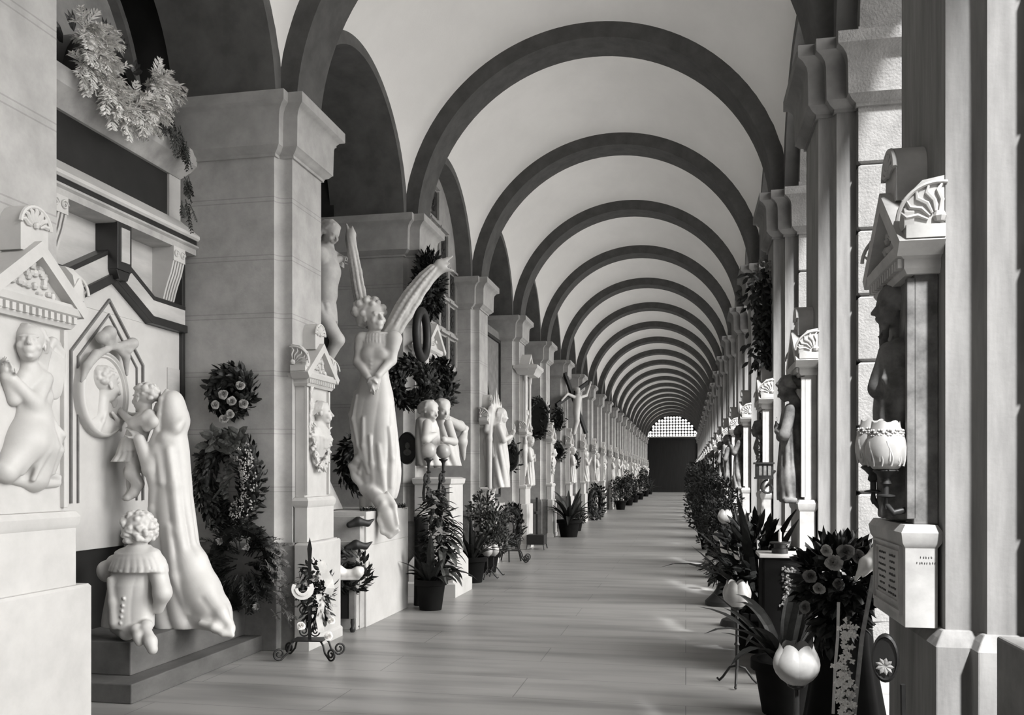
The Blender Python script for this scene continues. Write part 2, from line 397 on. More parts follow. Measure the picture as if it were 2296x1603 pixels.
# ------------------------------------------------------------------ carving kit: smooth-blended solids meshed as ONE surface
def unit(v): v = np.array(v, float); return v / (np.linalg.norm(v) + 1e-12)
def frame(facing, up=(0, 0, 1)):             # local -y -> facing, local z ~ up
    y = -unit(facing); z = np.array(up, float); x = unit(np.cross(y, z)); z = np.cross(x, y)
    return np.stack([x, y, z], 1)
class Fig:
    def __init__(s, res=.012): s.ops = []; s.res = res
    def _op(s, lo, hi, fn, k, sub): s.ops.append((np.array(lo, float), np.array(hi, float), fn, k, sub))
    def ball(s, c, r, k=.015, R=None, sub=False):
        c = np.array(c, float); r = np.array(r if hasattr(r, '__len__') else (r, r, r), float); m = r.max() if R is not None else r
        def fn(X, Y, Z):
            P = np.stack([X - c[0], Y - c[1], Z - c[2]], -1)
            if R is not None: P = P @ R
            k0 = np.sqrt((P / r) ** 2 @ np.ones(3)); k1 = np.sqrt((P / r ** 2) ** 2 @ np.ones(3)) + 1e-6
            return k0 * (k0 - 1) / k1
        s._op(c - m, c + m, fn, k, sub)
    def cap(s, a, b, ra, rb=None, k=.015, sub=False):
        a, b = np.array(a, float), np.array(b, float); rb = ra if rb is None else rb; d = b - a; dd = d.dot(d) + 1e-9; m = max(ra, rb)
        def fn(X, Y, Z):
            t = np.clip(((X - a[0]) * d[0] + (Y - a[1]) * d[1] + (Z - a[2]) * d[2]) / dd, 0, 1)
            return np.sqrt((X - a[0] - t * d[0]) ** 2 + (Y - a[1] - t * d[1]) ** 2 + (Z - a[2] - t * d[2]) ** 2) - (ra + (rb - ra) * t)
        s._op(np.minimum(a, b) - m, np.maximum(a, b) + m, fn, k, sub)
    def chain(s, pts, rad, k=.015, sub=False):
        rad = rad if hasattr(rad, '__len__') else [rad] * len(pts)
        for i in range(len(pts) - 1): s.cap(pts[i], pts[i + 1], rad[i], rad[i + 1], k, sub)
    def box(s, c, h, R=None, rd=.01, k=.01, sub=False):
        c = np.array(c, float); h = np.array(h, float); m = h if R is None else np.ones(3) * np.linalg.norm(h)
        def fn(X, Y, Z):
            P = np.stack([X - c[0], Y - c[1], Z - c[2]], -1)
            if R is not None: P = P @ R
            q = np.abs(P) - (h - rd)
            return np.sqrt((np.maximum(q, 0) ** 2) @ np.ones(3)) + np.minimum(q.max(-1), 0) - rd
        s._op(c - m, c + m, fn, k, sub)
    def robe(s, keys, n1=9, n2=5, k=.03, ph=0.0, sharp=1.0):
        # keys: (z, cx, cy, rx, ry, fold depth, twist); draped body, folds deepen and wander with height
        K = np.array(sorted(keys), float); z0, z1 = K[0, 0], K[-1, 0]
        lo = [min(K[:, 1] - K[:, 3] * 1.25), min(K[:, 2] - K[:, 4] * 1.25), z0]; hi = [max(K[:, 1] + K[:, 3] * 1.25), max(K[:, 2] + K[:, 4] * 1.25), z1]
        def fn(X, Y, Z):
            g = [np.interp(Z, K[:, 0], K[:, i]) for i in range(1, 7)]
            dx, dy = (X - g[0]) / g[2], (Y - g[1]) / g[3]
            th = np.arctan2(dy, dx) + g[5]
            f = .75 * (2 * np.abs(np.sin(th * n1 / 2 + ph + .5 * np.sin(Z * 4 / (z1 - z0)))) ** (.8 / sharp) - 1) + .35 * np.cos(th * n2 + ph * 2 + Z * 3 / (z1 - z0))
            d = (np.sqrt(dx * dx + dy * dy) - (1 + g[4] * f)) * np.minimum(g[2], g[3]) * .85
            return np.maximum(d, np.maximum(z0 - Z, Z - z1))
        s._op(lo, hi, fn, k, False)
    # --- folds laid on a robe's near side: px points, raised by e
    def folds(s, keys, P, lines, r, k=.03, sub=False, e=0.0):
        K = np.array(sorted(keys), float)
        for pts in lines:
            Q = []
            for u, v in pts:
                q = P(u, v); g = [np.interp(q[2], K[:, 0], K[:, i]) for i in range(1, 5)]
                t = min(.96, abs(q[0] - g[0]) / g[2]); q = q.copy(); q[1] = g[1] - g[3] * math.sqrt(1 - t * t) - e; Q.append(q)
            n = len(Q); s.chain(Q, [r * (.55 if i in (0, n - 1) else 1) for i in range(n)], k, sub)
    # --- body pieces
    def head(s, c, size, facing, up=(0, 0, 1), hair='short', seed=1, beard=False, k=None, neck=True, cap=1.0):
        R = frame(facing, up); c = np.array(c, float); h = size; kk = (k or .05) * h
        P = lambda x, y, z: c + R @ (np.array([x, y, z]) * h)
        B = lambda p, r, k2=kk, sub=False: s.ball(P(*p), np.array(r) * h, k2, R, sub)
        B((0, .08, .14), (.35, .44, .36)); B((0, -.08, -.10), (.29, .32, .36)); B((0, -.15, -.32), (.2, .2, .16)); B((0, -.31, -.42), (.08, .07, .06))
        for q in (-1, 1):
            B((.18 * q, -.27, -.14), (.10, .10, .11)); B((.13 * q, -.43, .0), (.085, .07, .055), .03 * h, True)
        B((0, -.345, .09), (.24, .06, .045))
        for q in (-1, 1):
            B((.125 * q, -.345, -.005), (.06, .05, .036), .01 * h)
            B((.345 * q, .03, -.05), (.04, .08, .11), .02 * h)
        s.cap(P(0, -.385, .05), P(0, -.50, -.13), .035 * h, .055 * h, .03 * h)
        B((.045, -.43, -.145), (.04, .05, .03), .02 * h); B((-.045, -.43, -.145), (.04, .05, .03), .02 * h)
        B((0, -.405, -.235), (.085, .045, .022), .015 * h); B((0, -.395, -.28), (.075, .045, .024), .015 * h)
        B((0, -.345, -.24), (.14, .09, .13), .03 * h)
        if h > .22: s.cap(P(-.07, -.45, -.258), P(.07, -.45, -.258), .008 * h, None, .01 * h, True)
        if neck: s.cap(P(0, .08, -.3), P(0, .14, -.85), .2 * h, .235 * h, .08 * h)
        rg = random.Random(seed)
        def tuft(n, zmin, ymin, rr, rad=1.0):
            for _ in range(n * 4):
                if n <= 0: break
                a = rg.uniform(0, 2 * math.pi); z = rg.uniform(-1, 1); x, y = math.sqrt(1 - z * z) * math.cos(a), math.sqrt(1 - z * z) * math.sin(a)
                if (z > zmin and y > -.75) or y > ymin:
                    if z < -.55 or (z < .35 and y < ymin): continue
                    B((x * .35 * rad, .08 + y * .43 * rad, .14 + z * .36 * rad), (rr * rg.uniform(.8, 1.3),) * 3, .02 * h); n -= 1
        if hair in ('bun', 'long', 'wavy', 'short') and seed != 9:
            for q in (-1, 1):
                for j in range(1, 7):
                    w_ = .03 * math.sin(j * 2.1 + q)
                    s.chain([P(.03 * q, -.17 + .10 * j, .505 - .02 * abs(j - 2.5)), P(.26 * q, -.19 + .10 * j + w_, .42 - .01 * abs(j - 2.5)), P(.40 * q, -.05 + .085 * j - w_, .15), P(.37 * q, .24 + .04 * j + w_, -.02 - .02 * j), P(.15 * q, .53, -.04 - .03 * j)], [.035 * h, .055 * h, .058 * h, .055 * h, .04 * h], .006 * h)
        if hair == 'curly': tuft(60, .45, .0, .085, 1.04)
        if hair == 'short': tuft(40, .5, .05, .07, 1.0); B((0, .1, .2), (.36, .44, .34))
        if hair in ('long', 'bun', 'wavy'):
            B((0, .11, .20), (.385, .45, .36)); tuft(26, .5, .05, .07, 1.08)
            if hair == 'bun': B((0, .55, .05), (.2, .18, .2)); tuft(10, .2, .3, .08, 1.1)
            if hair in ('long', 'wavy'):
                for i in range(9):
                    a = -1.5 + 3.0 * i / 8; x, y = .38 * math.sin(a), .12 + .40 * math.cos(a)
                    s.chain([P(x, y, .1), P(x * 1.1, y + .05, -.35), P(x * .95 + .05 * math.sin(i * 2), y + .12, -.8), P(x * .8, y + .1, -1.15)], [.1 * h, .11 * h, .1 * h, .04 * h], .03 * h)
        if beard:
            for i in range(12):
                x = rg.uniform(-.2, .2); B((x, -.22 - .1 * (1 - abs(x) * 4), -.4 - rg.uniform(0, .2)), (.06, .06, .1), .03 * h)
            for q in (-1, 1): s.cap(P(0, -.45, -.2), P(.17 * q, -.37, -.27), .035 * h, .02 * h, .015 * h)
        return P
    def hand(s, wrist, direction, palm, size, side=1, curl=.6, k=.006):
        d = unit(direction); n = unit(np.array(palm) - d * np.dot(palm, d)); t = np.cross(d, n) * side; w = np.array(wrist, float); z = size
        R = np.stack([t, n, d], 1)
        s.ball(w + d * .26 * z, (.21 * z, .10 * z, .30 * z), .04 * z, R)
        for i, (off, ln) in enumerate(((.16, .42), (.055, .48), (-.05, .45), (-.15, .35))):
            p0 = w + d * .46 * z + t * off * z; a = curl * (.75 + .12 * i)
            p1 = p0 + (d * math.cos(a * .5) + n * math.sin(a * .5)) * ln * .5 * z
            p2 = p1 + (d * math.cos(a * 1.3) + n * math.sin(a * 1.3)) * ln * .5 * z
            s.chain([p0, p1, p2], [.052 * z, .047 * z, .036 * z], .02 * z)
        q0 = w + d * .14 * z + t * .16 * z; q1 = q0 + (d * .6 + t * .8 + n * .3) * .24 * z; q2 = q1 + (d * .85 + t * .2 + n * .45) * .22 * z
        s.chain([q0, q1, q2], [.07 * z, .056 * z, .042 * z], .02 * z)
    def arm(s, a, b, c, ra, rb, rc, k=.02): s.chain([a, b], [ra, rb], k); s.chain([b, c], [rb, rc], k)
    # --- meshing (surface nets)
    def mesh(s):
        r = s.res; pos = [o for o in s.ops if not o[4]]
        lo = np.min([o[0] for o in pos], 0) - 3 * r; hi = np.max([o[1] for o in pos], 0) + 3 * r
        n = np.ceil((hi - lo) / r).astype(int) + 1
        ax = [(lo[i] + r * np.arange(n[i])).astype(np.float32) for i in range(3)]
        D = np.full(n, 1.0, np.float32)
        for l, h, fn, k, sub in s.ops:
            pad = k + 2.5 * r
            i0 = np.clip(np.floor((l - pad - lo) / r).astype(int), 0, n - 1); i1 = np.clip(np.ceil((h + pad - lo) / r).astype(int) + 1, 1, n)
            if (i1 <= i0).any(): continue
            sl = tuple(slice(i0[i], i1[i]) for i in range(3))
            X, Y, Z = np.meshgrid(*[ax[i][sl[i]] for i in range(3)], indexing='ij')
            b = fn(X, Y, Z).astype(np.float32); a = D[sl]
            if sub: a, b = -a, b
            t = np.clip(.5 + .5 * (b - a) / k, 0, 1); q = b * (1 - t) + a * t - k * t * (1 - t)
            D[sl] = -q if sub else q
        # note: subtraction is -smin(-d, f)
        S = D < 0
        c = [S[i:n[0] - 1 + i, j:n[1] - 1 + j, l:n[2] - 1 + l] for i in (0, 1) for j in (0, 1) for l in (0, 1)]
        cnt = sum(q.astype(np.int8) for q in c); act = (cnt > 0) & (cnt < 8)
        idx = np.full(act.shape, -1, np.int64); I = np.argwhere(act); idx[act] = np.arange(len(I))
        acc = np.zeros((len(I), 3)); wt = np.zeros(len(I))
        corners = [(i, j, l) for i in (0, 1) for j in (0, 1) for l in (0, 1)]
        val = [D[I[:, 0] + q[0], I[:, 1] + q[1], I[:, 2] + q[2]] for q in corners]
        for a in range(8):
            for ax_ in range(3):
                if corners[a][ax_]: continue
                b = corners.index(tuple(corners[a][m] + (m == ax_) for m in range(3)))
                m = (val[a] < 0) != (val[b] < 0); t = np.where(m, val[a] / (val[a] - val[b] + 1e-12), 0)
                for e in range(3): acc[:, e] += np.where(m, corners[a][e] + (t if e == ax_ else 0), 0)
                wt += m
        V = lo + (I + acc / wt[:, None]) * r
        F = []
        for ax_ in range(3):
            u, v = (ax_ + 1) % 3, (ax_ + 2) % 3
            a = [slice(None)] * 3; b = [slice(None)] * 3; a[ax_] = slice(0, -1); b[ax_] = slice(1, None)
            cr = S[tuple(a)] != S[tuple(b)]; E = np.argwhere(cr)
            E = E[(E[:, u] > 0) & (E[:, v] > 0) & (E[:, u] < n[u] - 1) & (E[:, v] < n[v] - 1)]
            def cell(du, dv):
                q = E.copy(); q[:, u] -= du; q[:, v] -= dv; return idx[q[:, 0], q[:, 1], q[:, 2]]
            q = np.stack([cell(1, 1), cell(0, 1), cell(0, 0), cell(1, 0)], 1)
            ins = S[E[:, 0], E[:, 1], E[:, 2]]
            q[~ins] = q[~ins][:, ::-1]; F.append(q)
        F = np.concatenate(F)
        return V, F[(F >= 0).all(1)]
    def build(s, name, m, parent=None, loc=None, T=None):
        V, F = s.mesh()
        if T is not None: V = V @ np.array(T)[:3, :3].T + np.array(T)[:3, 3]
        return mesh_obj(name, V.tolist(), F.tolist(), m, parent, 4, 0, loc)

# ------------------------------------------------------------------ foliage kit
def leaf(mb, p, d, n, ln, wd, bend=.15):
    d = unit(d); n = unit(np.array(n) - d * np.dot(n, d)); t = np.cross(d, n); p = np.array(p, float)
    a = p + d * ln * .35 + n * ln * bend * .5; b = p + d * ln * .72 + n * ln * bend * .35; e = p + d * ln - n * ln * bend * .4
    w = wd / 2
    mb.add([p, a + t * w - n * w * .35, a, a - t * w - n * w * .35, b + t * w * .75 - n * w * .3, b, b - t * w * .75 - n * w * .3, e],
           [[0, 2, 1], [0, 3, 2], [1, 2, 5, 4], [2, 3, 6, 5], [4, 5, 7], [5, 6, 7]])
def rv(g): return np.array([g.gauss(0, 1) for _ in range(3)])
def wreath_leaves(mb, R, r, n, ln, wd, seed, sq=(1, 1), a0=0, a1=2 * math.pi, flare=.6, normal_axis=0):
    # ring in the local yz plane, its face looking along +x
    g = random.Random(seed)
    for _ in range(n):
        a = g.uniform(a0, a1); b = g.uniform(-math.pi * .75, math.pi * .75)
        rad = np.array([0, math.cos(a) * sq[0], math.sin(a) * sq[1]]); ru = unit(rad); tg = np.array([0, -math.sin(a), math.cos(a)])
        o = np.array([1, 0, 0]) * math.cos(b) + ru * math.sin(b)
        p = rad * R + o * r * g.uniform(.5, 1.0)
        d = tg * g.uniform(.2, 1.0) + o * flare * g.uniform(.4, 1.4) + rv(g) * .25
        leaf(mb, p, d, o + rv(g) * .2, ln * g.uniform(.7, 1.25), wd * g.uniform(.7, 1.2))
def bush_leaves(mb, c, rad, n, ln, wd, seed, up=.4, droop=0.0):
    g = random.Random(seed); c = np.array(c, float); rad = np.array(rad, float)
    for _ in range(n):
        o = unit(rv(g)); p = c + o * rad * g.uniform(.35, 1.0) ** .5
        d = o + np.array([0, 0, up - droop]) + rv(g) * .4
        leaf(mb, p, d, o + rv(g) * .4 + np.array([0, 0, .5]), ln * g.uniform(.6, 1.3), wd * g.uniform(.7, 1.2))
def frond(mb, p, d, ln, seed, n=16, wd=.05, droop=.5, lw=.018):
    g = random.Random(seed); d = unit(d); p = np.array(p, float); pts = [p]; v = d.copy()
    for i in range(n):
        v = unit(v + np.array([0, 0, -droop / n])); p = p + v * ln / n; pts.append(p)
    mb.tube([tuple(q) for q in pts], [max(.0015, .005 * (1 - i / (n + 1))) for i in range(n + 1)], 5)
    for i in range(2, n + 1):
        f = math.sin(math.pi * min(1, (i + 1) / (n + 2))) ** .6; t = unit(pts[i] - pts[i - 1]); sd = unit(np.cross(t, (0, 0, 1)) + 1e-3)
        for q in (-1, 1):
            for e in range(2):
                leaf(mb, pts[i], t * .9 + sd * q * .8 + rv(g) * .25, np.cross(sd, t) + rv(g) * .2, wd * f * 2 * g.uniform(.8, 1.2), lw)
def blade(mb, p, d, ln, wd, droop, n=7):
    p = np.array(p, float); v = unit(d); sd = unit(np.cross(v, (0, 0, 1)) + np.array([1e-3, 0, 0])); L = []; R = []; Mi = []
    for i in range(n + 1):
        w = wd / 2 * math.sin(math.pi * min(.999, (.12 + .88 * i / n))) ** .8
        nn = unit(np.cross(sd, v)); L.append(p + sd * w + nn * w * .3); R.append(p - sd * w + nn * w * .3); Mi.append(p.copy())
        v = unit(v + np.array([0, 0, -droop / n])); p = p + v * ln / n
    m = n + 1; mb.add(L + Mi + R, [[i, i + 1, m + i + 1, m + i] for i in range(n)] + [[m + i, m + i + 1, 2 * m + i + 1, 2 * m + i] for i in range(n)])
def rose(mb, c, d, r, seed):
    g = random.Random(seed); R = frame(-np.array(d), (0, .3, 1)); c = np.array(c, float)      # local +y -> d
    for ring, (n, rr, h, op) in enumerate(((3, .3, .62, .0), (4, .55, .55, .2), (5, .8, .45, .45), (5, 1.05, .3, .75))):
        for i in range(n):
            a = 2 * math.pi * (i + .37 * ring) / n + g.uniform(-.35, .35); vs = []; rr_, rr = rr, rr * g.uniform(.8, 1.15)
            for u in range(4):
                for w in range(5):
                    q = (w / 4 - .5) * 2 * math.pi / n * 1.5; t = u / 3; ra = r * rr * (.25 + .75 * t ** .7 * (1 - .12 * abs(w - 2))); z = r * (h * t - .35 * op * t * t + .04 * math.sin(w * 3 + ring))
                    vs.append(c + R @ np.array([ra * math.cos(a + q), z + r * .15, ra * math.sin(a + q)]))
            mb.add(vs, [[u * 5 + w, u * 5 + w + 1, u * 5 + w + 6, u * 5 + w + 5] for u in range(3) for w in range(4)]); rr = rr_
def spiral(c, r0, r1, a0, turns, u, v, n=28):
    c = np.array(c, float); u = np.array(u, float); v = np.array(v, float)
    return [tuple(c + (u * math.cos(a0 + 2 * math.pi * turns * i / n) + v * math.sin(a0 + 2 * math.pi * turns * i / n)) * (r0 + (r1 - r0) * i / n)) for i in range(n + 1)]
# ------------------------------------------------------------------ memorial steles on the piers
def sweep_yz(mb, pts, o0, o1, x0, x1):        # a band of rectangular section along a polyline in the yz plane, between two normal offsets
    P = [np.array(p, float) for p in pts]; n = len(P); N = []
    for i in range(n):
        e1 = unit(P[i] - P[i - 1]) if i else unit(P[1] - P[0]); e2 = unit(P[i + 1] - P[i]) if i < n - 1 else e1
        n1 = np.array([-e1[1], e1[0]]); n2 = np.array([-e2[1], e2[0]]); N.append((n1 + n2) / (1 + n1.dot(n2)))
    rings = []
    for p, q in zip(P, N):
        a, b = p + q * o0, p + q * o1
        rings.append([(x0, a[0], a[1]), (x1, a[0], a[1]), (x1, b[0], b[1]), (x0, b[0], b[1])])
    mb.rings(rings)
def palmette(mb, c, r, x, axis='x', a0=.1, a1=math.pi - .1, n=7, th=.011):
    # carved fan: arched rim, radiating petals, a rosette at the root
    cy, cz = c
    def P(a, q): return (x, cy + q * math.cos(a), cz + q * math.sin(a)) if axis == 'x' else (cy + q * math.cos(a), x, cz + q * math.sin(a))
    mb.tube([P(a0 + (a1 - a0) * i / 14, r) for i in range(15)], th, 6)
    for i in range(n):
        a = a0 + (a1 - a0) * (i + .5) / n
        mb.tube([P(a, r * .28), P(a + .1, r * .55), P(a - .06, r * .8), P(a + .05, r * .95)], [th * .6, th * 1.1, th * 1.1, th * .6], 6)
    q = P(0, 0); mb.ball((q[0], q[1], q[2] + r * .12), r * .17, 8)
def stele_parts(root, figure=None, fm=None, m=None, pedestal=True):
    m = m or M['stele']
    if pedestal:
        mb = MB(); mould(mb, [(.048, -.36), (.17, -.36), (.17, .36), (.048, .36)], [(.015, 0), (.015, .08), (0, .10), (0, .90), (-.01, .915)]); mb.build('pedestal', m, root, smooth=.5)
    def sq(x, w): return [(0, -w), (x, -w), (x, w), (0, w)]
    mb = MB(); mould(mb, [(.014, -.29), (.13, -.29), (.13, .29), (.014, .29)], [(.0, .915), (0, 1.22), (.012, 1.24), (.018, 1.28), (.0, 1.31)]); mb.build('base', m, root, smooth=.5)
    mb = MB(); mb.box(.001, .09, -.25, .25, 1.31, 2.29)
    for q in (-1, 1): mb.box(.08, .115, q * .25 - .03 * (q > 0), q * .25 + .03 * (q < 0), 1.33, 2.27)
    mb.build('die', m, root, bevel=.004)
    mb = MB(); mould(mb, sq(.12, .27), [(0, 2.28), (.012, 2.30), (.012, 2.335), (.035, 2.35), (.045, 2.385), (.0, 2.39)])
    for i in range(13): y = -.26 + .0433 * i; mb.box(.12, .152, y - .012, y + .012, 2.305, 2.34)
    mb.build('entablature', m, root)
    mb = MB(); mb.prism([(-.3, 2.385), (.3, 2.385), (0, 2.64)], 0, .001, .10)
    sweep_yz(mb, [(-.345, 2.38), (0, 2.665), (.345, 2.38)], -.05, .012, .001, .165); mb.box(.001, .15, -.33, .33, 2.375, 2.405)
    g = random.Random(3)
    for _ in range(34):
        z = g.uniform(2.42, 2.58); w = .2 * (2.62 - z) / .2; y = g.uniform(-w, w); mb.ball((.105, y, z), (.02, g.uniform(.014, .026), g.uniform(.014, .026)), 7)
    mb.build('pediment', m, root, smooth=.6)
    mb = MB(); mb.prism([(.095 * math.cos(a), 2.76 + .10 * math.sin(a)) for a in [math.pi * i / 12 for i in range(13)]] + [(-.095, 2.62), (.095, 2.62)], 0, .001, .12)
    palmette(mb, (0, 2.745), .105, .128); mb.build('crest', m, root, smooth=.6)
    for q in (-1, 1):
        mb = MB(); y0 = q * .30
        mb.box(.001, .14, y0 - .05, y0 + .05, 2.40, 2.45)
        mb.prism([(0.0, 2.44), (.13, 2.44), (.145, 2.50), (.13, 2.57), (.08, 2.62), (0.0, 2.635)], 1, y0 - .035, y0 + .035)
        palmette(mb, (.02, 2.46), .15, y0 + q * .04, axis='y', a0=.05, a1=1.75, n=5, th=.008)
        mb.prism([(y0 - .04, 2.44), (y0 + .04, 2.44), (y0 + .045 * 1, 2.50), (y0, 2.56), (y0 - .045, 2.50)], 0, .11, .145)
        mb.build('acroterion', m, root, smooth=.6)
    if figure is not None: figure.build('relief_figure', fm or m, root)

# relief figures in stele coordinates: x out of the pier, y along it, standing about 1.29 to 2.3
def fig_mourner(seed=1, res=.011):
    f = Fig(res); f.robe([(1.30, .17, 0, .10, .17, .10, 0), (1.5, .17, .0, .095, .15, .11, .2), (1.75, .16, .01, .09, .125, .10, .4), (1.88, .16, .01, .08, .115, .07, .5), (2.0, .16, .0, .08, .14, .04, .6), (2.08, .15, 0, .05, .08, .02, .6)], n1=11, n2=4)
    f.head((.19, .0, 2.2), .19, (.8, -.45, -.35), hair='bun', seed=seed)
    f.arm((.18, -.13, 2.02), (.22, -.16, 1.82), (.27, -.02, 1.9), .045, .04, .026); f.arm((.18, .13, 2.02), (.23, .16, 1.82), (.27, .0, 1.86), .045, .04, .026)
    f.hand((.27, -.02, 1.9), (.2, .5, .6), (-.5, 0, 0), .1); f.hand((.27, .0, 1.86), (.2, -.5, .4), (-.5, 0, 0), .1, -1)
    f.ball((.16, .1, 1.45), (.09, .07, .16), .03); f.box((.12, 0, 1.3), (.12, .2, .02), rd=.008)
    return f
def fig_angel(seed=2, res=.011):
    f = fig_mourner(seed, res)
    for q in (-1, 1):
        f.chain([(.11, .1 * q, 2.02), (.1, .2 * q, 2.2), (.1, .23 * q, 2.0), (.1, .2 * q, 1.7), (.1, .16 * q, 1.5)], [.04, .05, .06, .05, .02], .02)
        for i in range(5): f.chain([(.12, (.14 + .02 * i) * q, 2.05), (.11, (.15 + .02 * i) * q, 1.6 + .07 * i)], [.02, .014], .012)
    return f
def fig_bust(seed=3, res=.009):
    f = Fig(res); f.ball((.08, 0, 1.98), (.05, .19, .30), .02); f.ball((.13, 0, 1.98), (.05, .155, .26), .02, sub=True)
    f.head((.14, .0, 2.06), .2, (.9, .35, 0), hair='short', seed=seed, beard=seed % 2 == 0)
    f.robe([(1.66, .09, 0, .05, .08, .05, 0), (1.76, .1, 0, .075, .14, .06, 0), (1.85, .11, 0, .09, .19, .05, .2), (1.92, .11, 0, .07, .15, .02, 0), (1.98, .11, 0, .04, .07, 0, 0)])
    g = random.Random(seed)
    for _ in range(150):
        a = g.uniform(math.pi * .9, math.pi * 2.1); q = g.uniform(.82, 1.1); b = g.uniform(0, 6.28); c = np.array([.12 + g.uniform(0, .03), .18 * q * math.cos(a), 1.86 + .30 * q * math.sin(a)])
        f.cap(c, c + np.array([.012, .03 * math.cos(b), .03 * math.sin(b)]), .012, .006, .005)
    for i in range(9):
        c = np.array([.11, -.2 + .004 * i, 1.84 + .05 * i]); f.cap(c, c + np.array([.01, .03 * (-1) ** i, .04]), .015, .008, .008); f.cap(c, c + np.array([0, .004, .05]), .01, .01, .008)
    for i in range(5): f.chain([(.15, -.12 + .05 * i, 1.92), (.185, -.06 + .03 * i, 1.83), (.17, -.02 + .02 * i, 1.75)], [.01, .014, .008], .012)
    return f
def fig_prayer(seed=4, res=.011):
    f = Fig(res); f.robe([(1.30, .16, .02, .11, .16, .12, 0), (1.55, .16, .0, .1, .14, .12, .6), (1.8, .15, -.02, .085, .115, .09, 1.0), (1.95, .15, -.01, .08, .12, .05, 1.0), (2.03, .15, 0, .075, .125, .03, 1), (2.1, .15, 0, .045, .07, .02, 1)], n1=8, n2=5, ph=.7)
    f.head((.17, .0, 2.21), .19, (.7, .5, .3), hair='wavy', seed=seed)
    f.arm((.17, -.12, 2.02), (.24, -.13, 1.86), (.31, -.01, 2.02), .042, .037, .024); f.arm((.17, .12, 2.02), (.24, .12, 1.86), (.31, .015, 2.02), .042, .037, .024)
    f.hand((.31, -.01, 2.02), (.3, .1, 1), (0, 1, 0), .1); f.hand((.31, .015, 2.02), (.3, -.1, 1), (0, -1, 0), .1, -1)
    f.chain([(.17, -.1, 1.9), (.18, .02, 1.7), (.16, .14, 1.45)], [.03, .04, .04], .03)
    f.box((.12, 0, 1.3), (.12, .2, .02), rd=.008)
    return f
XL, XR = -3.34, 1.0
def stele_at(k, side): return ((XL, yk(k) + .255, 0), 0) if side == 'L' else ((XR - .04 * (k == 1), yk(k) + .29, 0), math.pi)

# ------------------------------------------------------------------ niche tomb between the first two piers
tomb = empty('niche_tomb', (-4.33, 5.97, 0), label='tall marble and dark stone niche tomb with gabled panel and sarcophagus on top', cat='tomb')
YH = .96
def tb(name, mb, m, sm=None, bv=.004): return mb.build(name, m, tomb, smooth=sm, bevel=bv)
mb = MB(); mb.box(-.35, 0, -YH, YH, .95, 2.74); mb.prism([(-.45, 2.74), (.45, 2.74), (0, 3.0)], 0, -.3, 0); tb('marble_panel', mb, M['marble'])
mb = MB(); mb.box(-.35, -.02, -YH, YH, 0, .96); tb('dark_base', mb, M['dark_stone'])
mb = MB(); mb.box(-.35, -.06, -YH, YH, 2.7, 3.42); tb('spandrel_field', mb, M['grey_marble'])
GP = [(-YH, 2.74), (-.45, 2.74), (0, 2.985), (.45, 2.74), (YH, 2.74)]
mb = MB(); sweep_yz(mb, GP, 0, .065, -.1, .07); sweep_yz(mb, GP, .20, .235, -.1, .05); tb('dark_moulding', mb, M['dark_stone'], bv=.006)
mb = MB(); sweep_yz(mb, GP, .065, .20, -.1, .045); tb('gable_band', mb, M['grey_marble'])
mb = MB(); IP = [(-.36, 1.3), (-.36, 2.36), (-.02, 2.72), (.32, 2.36), (.32, 1.3)]
sweep_yz(mb, IP, .0, .012, -.01, .015); sweep_yz(mb, IP, .075, .09, -.01, .02); tb('inner_moulding', mb, M['plinth'], bv=0)
mb = MB(); mb.box(-.05, .012, .75, .93, 2.12, 2.42); mb.box(-.05, .012, .75, .93, 1.3, 2.05); tb('side_panel', mb, M['grey_marble'])
mb = MB(); mb.box(-.35, .03, .935, .985, .3, 3.42); tb('edge_strip', mb, M['dark_stone'])
# keystone and scroll brackets
mb = MB(); mb.box(-.1, .13, -.085, .085, 3.06, 3.42); mb.prism([(-.085, 3.06), (.085, 3.06), (.05, 2.99), (-.05, 2.99)], 0, -.05, .12); tb('keystone', mb, M['dark_stone'])
mb = MB(); mb.box(.12, .142, -.05, .05, 3.12, 3.38); tb('keystone_face', mb, M['grey_marble'])
for q in (-1, 1):
    mb = MB(); y = q * .72
    mb.box(-.1, .14, y - .085, y + .085, 3.3, 3.42)
    for j in range(5):
        yy = y - .072 + .036 * j
        mb.rings([[(-.1, yy + s * .015, z) for s in (-1, 1)] + [(x + .008, yy + s * .010, z) for s in (1, -1)] for x, z in ((.03, 2.98), (.045, 3.04), (.07, 3.12), (.10, 3.2), (.125, 3.3))])
    for s in (-1, 1): mb.tube(spiral((.145, y + s * .045, 3.36), .035, .006, 0, 1.7, (0, 1, 0), (0, 0, 1), 20), .007, 5)
    tb('bracket', mb, M['marble'], sm=.6, bv=0)
# cornice, sarcophagus, upper shelf
mb = MB(); mould(mb, [(-.35, -YH - .02), (.1, -YH - .02), (.1, YH), (-.35, YH)], [(0, 3.41), (.03, 3.42), (.03, 3.47), (.05, 3.485), (.05, 3.50)]); tb('cornice_base', mb, M['marble2'], sm=.5, bv=0)
mb = MB(); mb.box(-.35, .135, -YH - .06, YH + .03, 3.50, 3.545); tb('dark_fillet', mb, M['dark_stone'], bv=0)
mb = MB(); mould(mb, [(-.35, -YH - .02), (.1, -YH - .02), (.1, YH), (-.35, YH)], [(.045, 3.545), (.06, 3.56), (.06, 3.585), (-.04, 3.68), (-.06, 3.70)]); tb('cornice_top', mb, M['marble'], sm=.5, bv=0)
mb = MB(); mb.box(-.35, -.02, -YH - .02, YH - .17, 3.68, 4.10); tb('sarcophagus', mb, M['dark_stone'])
mb = MB(); mb.box(-.35, .0, YH - .17, YH + .0, 3.68, 4.10); tb('end_block', mb, M['marble'])
